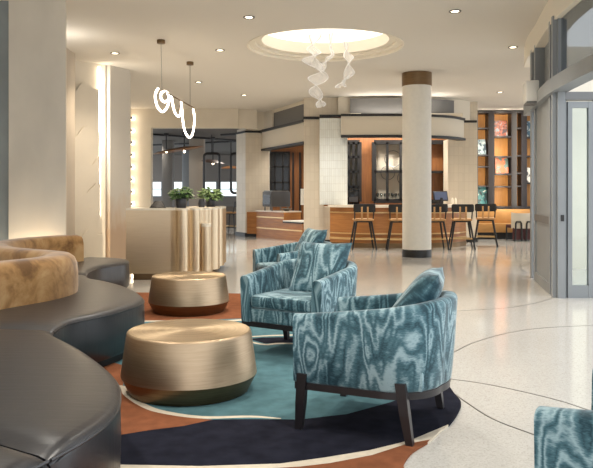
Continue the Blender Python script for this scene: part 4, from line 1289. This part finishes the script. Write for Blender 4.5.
def rug():
    outer = spline([F_(461, 402), F_(455, 394), (1.02, 4.9), (0.85, 5.4), (0.65, 6.1), (0.62, 7.0), (0.5, 7.9), (0.2, 8.7), (-0.25, 9.15), F_(240, 293.5), F_(190, 292.5), F_(147, 292.5), (-2.22, 9.3), (-2.38, 8.95), (-2.46, 8.5), (-2.42, 8.05), (-2.36, 7.75), (-2.22, 7.4), (-1.93, 7.08), (-1.665, 6.7), (-1.44, 6.25), (-1.325, 5.82), (-1.44, 5.33), (-1.62, 4.95), (-1.64, 4.6), (-1.56, 4.40), (-1.235, 3.94), (-0.93, 3.42), (-0.83, 3.1), (-0.79, 2.86), (-0.4, 2.7), (0.2, 2.78), (0.5, 3.05), F_(404, 468), F_(405, 461), F_(413, 451), F_(430, 440.5), F_(440, 431), F_(449, 424.5), F_(458, 412)], 5, True)
    def poly(lst): return [Vector((p[0], p[1])) for p in spline(lst, 5, True)]
    def strip(lst, w):
        P = spline([Vector(p) for p in lst], 6); L = []; Rr = []
        n = len(P)
        for i in range(n):
            tg = (P[min(i + 1, n - 1)] - P[max(0, i - 1)]).normalized(); nl = Vector((-tg.y, tg.x))
            ww = w * (0.12 + 0.88 * math.sin(PI * min(1, max(0, (i + 0.5) / n))) ** 0.5)
            L.append(P[i] + nl * ww / 2); Rr.append(P[i] - nl * ww / 2)
        return L + Rr[::-1]
    regs = []
    regs.append(('rug_teal', [Vector((p.x, p.y)) for p in outer]))
    # rust at the far end
    regs.append(('rug_rust', [Vector(p) for p in [(-3, 9.6), (0.6, 9.6), (0.5, 8.2), F_(240, 318.5), F_(190, 320), F_(144, 320.5), (-2.6, 7.2)]]))
    regs.append(('rug_cream', strip([(-2.5, 7.15), F_(150, 321), F_(190, 321.5), F_(240, 320), (-0.2, 7.6), (0.6, 7.9)], 0.085)))
    # navy band passing behind the second chair
    regs.append(('rug_navy', [Vector(p) for p in [F_(249, 339), F_(262, 337.5), F_(292, 337), (0.9, 6.4), (0.9, 6.0), F_(292, 342.5), F_(265, 343.5)]]))
    regs.append(('rug_cream', strip([F_(246, 337), F_(262, 336), F_(292, 335), (0.9, 6.55)], 0.05)))
    regs.append(('rug_cream', strip([F_(248, 341), F_(265, 344.5), F_(292, 343.5), (0.9, 5.9)], 0.05)))
    # rust foreground wedge
    regs.append(('rug_rust', [Vector(p) for p in [(-2.0, 6.0), F_(125, 366), F_(123, 385), F_(128, 396), F_(142, 405), F_(161, 412.5), F_(200, 418.5), F_(215, 419.8), F_(184, 426), F_(150, 430), F_(122, 434.5), (-1.6, 3.6), (-2.4, 5.0)]]))
    # navy foreground
    regs.append(('rug_navy', [Vector(p) for p in [(-1.5, 3.72), F_(122, 434.5), F_(150, 430), F_(184, 425.8), F_(213, 419.5), F_(250, 419), F_(299, 419.5), F_(347, 414), F_(391, 402), F_(425, 389), (1.2, 5.0), (1.3, 4.4), F_(472, 408), F_(452, 424.5), F_(411, 440), F_(370, 450), F_(324, 457.5), F_(280, 463.5), F_(200, 466), F_(118, 464.5), (-1.4, 3.3)]]))
    regs.append(('rug_cream', strip([(-1.35, 4.6), F_(120, 386), F_(127, 394.5), F_(142, 404.5), F_(161, 411.5), F_(201, 417.2), F_(250, 416.5), F_(281, 418.5)], 0.05)))
    # cream margin and rust tongue at the near edge
    regs.append(('rug_cream', [Vector(p) for p in [(-1.5, 3.38), F_(118, 464.5), F_(200, 466), F_(280, 463.5), F_(324, 457.5), F_(370, 450), F_(411, 440), F_(448, 424.5), F_(451, 430), F_(430, 442), F_(412, 455), (0.6, 3.2), (0.3, 2.5), (-1.5, 2.5)]]))
    regs.append(('rug_rust', [Vector(p) for p in [F_(300, 466.5), F_(330, 463), F_(372, 455), F_(406, 444), F_(430, 439.5), F_(425, 445), F_(410, 456), F_(403, 475), (0.3, 2.6), (-0.6, 2.6), (-0.7, 3.2), F_(240, 470)]]))
    vs = []; fs = []
    for mt, pl in regs:
        fs.append(list(range(len(vs), len(vs) + len(pl)))); vs += pl
    V, E, Fc, ov, oe, of = geometry.delaunay_2d_cdt(vs, [], fs, 1, 1e-5)
    names = ['rug_teal', 'rug_rust', 'rug_cream', 'rug_navy']
    b = MB(); bv = [b.bm.verts.new((v.x, v.y, RZ)) for v in V]
    for f in Fc:
        cen = sum((V[i] for i in f), Vector((0, 0))) / len(f)
        hit = [k for k, (mt, pl) in enumerate(regs) if inside(cen, pl)]
        if 0 not in hit: continue
        fc = b.bm.faces.new([bv[i] for i in f]); fc.material_index = names.index(regs[max(hit)][0])
    bmesh.ops.delete(b.bm, geom=[v for v in b.bm.verts if not v.link_faces], context='VERTS')
    ed = [e for e in b.bm.edges if e.is_boundary]
    r = bmesh.ops.extrude_edge_only(b.bm, edges=ed)
    for g in r['geom']:
        if isinstance(g, bmesh.types.BMVert): g.co.z = 0.0005
    o = b.build('rug', names, smooth=0)
    tag(o, 'large free form rug in teal, navy, rust and cream under the chairs and tables', 'rug')
rug()

# ------------------------------------------------------------------ drum tables
def table(loc, label):
    t = thing('drum_table', label, 'coffee table', loc, 0, 'bronze drum coffee tables')
    m = MB(); m.lathe([(0.449, 0.115), (0.447, 0.13), (0.412, 0.385), (0.408, 0.394), (0.400, 0.399)], 96); m.build('drum', 'bronze', t)
    m = MB(); m.lathe([(0.385, 0.0), (0.392, 0.003), (0.446, 0.108), (0.449, 0.115)], 96); m.build('base', 'bronze_dark', t)
    m = MB(); m.lathe([(0.401, 0.3985), (0.398, 0.401), (0.001, 0.401)], 96, caps=False); m.build('top', 'bronze_top', t)
    return t
tb = table((-0.715, 4.68, RZ), 'round bronze drum coffee table in the foreground, the nearer of two')
copy_tree(tb, (-1.205, 7.85, RZ), None, 'round bronze drum coffee table farther back, between sofa and second armchair')

# ------------------------------------------------------------------ armchairs
def planar_uv(o, kind):
    me = o.data
    uvl = me.uv_layers.new(name='UVMap')
    for p in me.polygons:
        n = p.normal
        for li in p.loop_indices:
            c = me.vertices[me.loops[li].vertex_index].co
            if kind == 'box':
                if abs(n.z) > 0.6: uv = (c.x + 5, c.y + 3)
                elif abs(n.x) > abs(n.y): uv = (c.y + 9, c.z)
                else: uv = (c.x + 2, c.z + 4)
            else: uv = (c.x + 3, c.y + 7)
            uvl.data[li].uv = uv

def make_armchair(label):
    t = thing('armchair', label, 'armchair', group='teal velvet tub armchairs')
    # front is +X; tub path from front of the -Y arm round the back to the front of the +Y arm (outer line)
    X0, XB, W, R = 0.37, -0.40, 0.375, 0.27
    path = []
    for k in range(14): path.append((X0 + (XB + R - X0) * k / 14, -W))
    for k in range(16): a = -PI / 2 - PI / 2 * k / 16; path.append((XB + R + R * math.cos(a), -W + R + R * math.sin(a)))
    for k in range(8): path.append((XB - 0.018 * math.sin(PI * k / 8), -W + R + (2 * W - 2 * R) * k / 8))
    for k in range(16): a = PI - PI / 2 * k / 16; path.append((XB + R + R * math.cos(a), W - R + R * math.sin(a)))
    for k in range(15): path.append((XB + R + (X0 - XB - R) * k / 14, W))
    n = len(path)
    TH = 0.085
    rows = []; us = [0.0]
    P = [Vector(p) for p in path]
    for i in range(1, n): us.append(us[-1] + (P[i] - P[i - 1]).length)
    m = MB(); uvd = {}
    for i in range(n):
        tg = (P[min(i + 1, n - 1)] - P[max(i - 1, 0)]).normalized()
        nl = Vector((-tg.y, tg.x))           # path runs -Y side to back to +Y: inward is to the right
        inn = -nl
        if inn.dot(Vector((0, 0)) - P[i]) < 0: inn = -inn
        back = max(0.0, min(1.0, (X0 - P[i].x) / (X0 - XB)))
        top = 0.635 + 0.10 * back ** 1.15
        fl = 0.012 + 0.02 * back
        prof = [(0.012, 0.262), (0.0, 0.275), (-fl * 0.5, 0.45), (-fl, top - 0.03), (-fl + 0.006, top - 0.012), (-fl + 0.02, top - 0.001), (-fl + 0.04, top + 0.002), (TH - fl - 0.02, top), (TH - fl - 0.004, top - 0.012), (TH - fl, top - 0.03), (TH, 0.45), (TH, 0.262)]
        row = []
        vv = 0; last = None
        for o_, z in prof:
            # ease the very front of the arm so that it rounds off
            e = min(i, n - 1 - i)
            v = m.bm.verts.new((P[i].x + inn.x * o_, P[i].y + inn.y * o_, z))
            if last is not None: vv += (Vector((o_, z)) - last).length
            last = Vector((o_, z))
            uvd[v] = (us[i] * 1.0, vv)
            row.append(v)
        rows.append(row)
    k = len(rows[0])
    for i in range(n - 1):
        for a in range(k):
            b = (a + 1) % k
            m.bm.faces.new((rows[i][a], rows[i][b], rows[i + 1][b], rows[i + 1][a]))
    m.bm.faces.new(rows[0]); m.bm.faces.new(rows[-1])
    uvl = m.bm.loops.layers.uv.new('UVMap')
    for f in m.bm.faces:
        for l in f.loops: l[uvl].uv = uvd[l.vert]
    m.build('tub_shell', 'teal_velvet', t, smooth=50)
    # seat base
    m = MB(); m.box(-0.34, 0.362, -0.30, 0.30, 0.262, 0.375, 0.015); o = m.build('seat_base', 'teal_velvet', t); planar_uv(o, 'box')
    m = MB(); m.box(-0.30, 0.375, -0.292, 0.292, 0.378, 0.485, 0.04, 4); o = m.build('seat_cushion', 'teal_velvet', t); planar_uv(o, 'box')
    # rail
    m = MB()
    outl = [P[i] for i in range(n)]
    m.prism([(p.x * 0.985, p.y * 0.985) for p in outl], 0.225, 0.262); m.build('rail', 'dark_wood', t, smooth=50)
    for sx, sy in ((1, -1), (1, 1), (-1, -1), (-1, 1)):
        m = MB()
        # square leg: stands proud of the shell, splays outward, tapers to the floor
        fx, fy = 0.325 * sx, 0.335 * sy
        bx = 0.315 if sx > 0 else -0.235
        tx, ty = bx, (0.372 if sx > 0 else 0.352) * sy
        def sq(x, y, z, hx, hy): return [(x - hx, y - hy, z), (x + hx, y - hy, z), (x + hx, y + hy, z), (x - hx, y + hy, z)]
        fx = 0.345 if sx > 0 else -0.285
        m.hexa(sq(fx, fy + 0.015 * sy, 0.0, 0.019, 0.019), sq((fx + tx) / 2 * 1.0 + (0.0), (fy + 0.015 * sy + ty) / 2, 0.15, 0.025, 0.023))
        m.hexa(sq((fx + tx) / 2, (fy + 0.015 * sy + ty) / 2, 0.15, 0.025, 0.023), sq(tx, ty, 0.315, 0.028, 0.018))
        bmesh.ops.remove_doubles(m.bm, verts=m.bm.verts[:], dist=1e-5)
        m.build('leg', 'dark_wood', t, smooth=0)
    return t

def make_pillow(label):
    o = None
    m = MB(); N = 16
    top = {}
    uvd = {}
    S = 0.25; T = 0.085
    def pt(i, j, s):
        u = -1 + 2 * i / N; v = -1 + 2 * j / N
        pin = 1 - 0.07 * (1 - u * u) * abs(v) ** 3 * 1.0
        x = S * u * (1 - 0.08 * (1 - abs(v)) * abs(u) ** 2 * 0 - 0.07 * (1 - v * v) * 1.0 * abs(u) ** 2)
        y = S * v * (1 - 0.07 * (1 - u * u) * abs(v) ** 2)
        z = s * T * ((1 - u ** 4) * (1 - v ** 4)) ** 0.6
        return (x, y, z)
    grid = {}
    for s in (1, -1):
        for i in range(N + 1):
            for j in range(N + 1):
                edge = i in (0, N) or j in (0, N)
                key = (i, j, 0 if edge else s)
                if key not in grid:
                    v = m.bm.verts.new(pt(i, j, s)); grid[key] = v; uvd[v] = (i / N * 0.5 + 1.3, j / N * 0.5 + 2.1)
        for i in range(N):
            for j in range(N):
                def g(a, b): return grid.get((a, b, 0)) or grid[(a, b, s)]
                q = [g(i, j), g(i + 1, j), g(i + 1, j + 1), g(i, j + 1)]
                m.bm.faces.new(q if s > 0 else q[::-1])
    uvl = m.bm.loops.layers.uv.new('UVMap')
    for f in m.bm.faces:
        for l in f.loops: l[uvl].uv = uvd[l.vert]
    o = m.build('throw_pillow', 'teal_velvet', smooth=70)
    return tag(o, label, 'pillow', 'teal velvet throw pillows')

CH_ = [((0.475, 4.07), 155.5, 'teal velvet tub armchair in the centre foreground, seen from behind', 'square teal pillow leaning inside the centre foreground armchair', (-0.21, 0.0), 10, 52),
       ((0.06, 5.87), 238, 'teal velvet tub armchair facing the nearer drum table, second back', 'square teal pillow leaning in the second armchair, facing the viewer', (-0.17, 0.06), 6, 60),
       ((-0.03, 8.35), 207, 'teal velvet tub armchair farthest back, behind the second one', 'square teal pillow in the farthest armchair', (-0.2, 0.0), 0, 60),
       ((1.271, 2.277), 143, 'teal velvet tub armchair cut off at the lower right corner', None, None, 0, 0)]
chair0 = None; pil0 = None
for (c, ang, lab, plab, off, tw, lean) in CH_:
    if chair0 is None: o = chair0 = make_armchair(lab)
    else: o = copy_tree(chair0, None, None, lab)
    zb = RZ if c[0] < 1.0 else 0.0
    o.location = (c[0], c[1], zb); o.rotation_euler = (0, 0, math.radians(ang))
    if plab:
        p = make_pillow(plab) if pil0 is None else copy_tree(pil0, None, None, plab)
        if pil0 is None: pil0 = p
        Mx = Matrix.Translation((c[0], c[1], zb)) @ Matrix.Rotation(math.radians(ang), 4, 'Z')
        # local: leaning back against the tub; pillow plane normal points to +X (forward, up)
        L = Matrix.Translation((off[0], off[1], 0.675)) @ Matrix.Rotation(math.radians(tw), 4, 'Z') @ Matrix.Rotation(math.radians(lean), 4, 'Y') @ Matrix.Rotation(math.radians(90 + 0), 4, 'Z')
        p.matrix_world = Mx @ L

# ------------------------------------------------------------------ floor inlay lines
def inlay(pts, idx):
    P = spline([lvl(*p) for p in pts], 8)
    m = MB(); m.sweep([(p.x, p.y) for p in P], lambda i, n: [(-0.005, 0.0004), (-0.005, 0.0012), (0.005, 0.0012), (0.005, 0.0004)])
    struct(m.build('trim_%d' % idx, 'inlay', smooth=0))
inlay([(440, 362), (450, 354.5), (474, 342.6), (508, 333), (542.6, 328), (593, 325.5), (640, 325)], 7)
inlay([(380, 316), (457, 311), (508, 307.7), (535, 303), (553, 298)], 8)
inlay([(440, 377), (447, 378.5), (491, 385), (553, 399), (600, 414)], 9)
inlay([(455, 394), (460, 398), (491, 418), (532, 434), (600, 458)], 10)
inlay([(533, 262), (524, 263.5), (520, 267), (524, 271), (533, 273)], 11)

# ------------------------------------------------------------------ light
w = bpy.data.worlds.new('world'); SC.world = w
w.use_nodes = True
bg = w.node_tree.nodes['Background']
bg.inputs['Color'].default_value = (0.90, 0.95, 1.0, 1)
bg.inputs['Strength'].default_value = 1.25
warm = (1, 0.94, 0.85)
# added fill spots over the seating area: unseen, without fixtures
for (x, y) in ((-2.0, 3.0), (-2.2, 6.0), (0.6, 3.0), (0.3, 6.5), (2.2, 5.5), (-0.8, 8.5), (2.0, 8.8)):
    lamp('SPOT', (x, y, CEIL - 0.03), 130, warm, 0.08, spot=120, blend=0.9)
# spots without fixtures, added to brighten host bay, bar, bookcase and far lounge
for (x, y, z, e) in ((0.0, 21.5, 3.3, 90), (-0.3, 23.5, 3.3, 90), (2.0, 19.2, 3.3, 110), (3.2, 19.4, 3.3, 110), (2.6, 16.0, CEIL - 0.03, 130), (4.4, 16.5, CEIL - 0.03, 130), (0.6, 16.5, CEIL - 0.03, 130), (-3.0, 18.0, CEIL - 0.03, 130), (6.0, 20.3, CEIL - 0.03, 130), (6.9, 20.3, CEIL - 0.03, 130), (-1.5, 17.5, CEIL - 0.03, 130), (-4.0, 25, 3.38, 90), (-5.5, 27, 3.38, 90), (-2.5, 26, 3.38, 90)):
    lamp('SPOT', (x, y, z), e, warm, 0.06, spot=125, blend=0.9)
lamp('SPOT', (5.2, 9.8, 3.5), 90, (1, 0.97, 0.93), 0.1, spot=140)  # spot added to brighten the vestibule wall behind the glazing
# unseen strips added in front of the bookcase, standing in for its bay LEDs
for (a_, b_) in ((478, 488.5), (494.5, 511.5), (517, 521.5)):
    lamp('AREA', ((kx(a_) + kx(b_)) / 2, KD - 0.35, 2.4), 9 * max(0.25, kx(b_) - kx(a_)) / 0.4, (1, 0.88, 0.7), 0.12, rot=(PI / 2, 0, 0), sy=2.9)
# unseen area light added above the back bar to brighten the cabinets
lamp('AREA', (2.6, 19.55, 3.34), 40, warm, 3.0, rot=(math.radians(40), 0, 0), sy=0.1)
# cove lights: on the drum lip, on the host header, above the left piers
lamp('AREA', (2.7, 18.12, 3.42), 8, warm, 2.6, rot=(PI, 0, 0), sy=0.08)
lamp('AREA', (-4.3, 11.2, 3.3), 7, warm, 1.6, rot=(PI, 0, 0), sy=0.3)
# LED strips' light
lamp('AREA', (-3.85, 13.7, 1.95), 10, (1, 0.92, 0.8), 0.05, rot=(PI / 2, 0, math.radians(-50)), sy=3.7)
lamp('AREA', (-3.45, 9.24, 0.36), 10, (1, 0.86, 0.64), 0.8, rot=(PI, 0, 0), sy=0.06)

SC.view_settings.view_transform = 'Standard'
SC.view_settings.look = 'None'
SC.view_settings.gamma = 1.0
SC.view_settings.use_curve_mapping = False
SC.view_settings.exposure = 0.8
SC.cycles.use_denoising = True
SC.cycles.max_bounces = 8
SC.cycles.transparent_max_bounces = 16
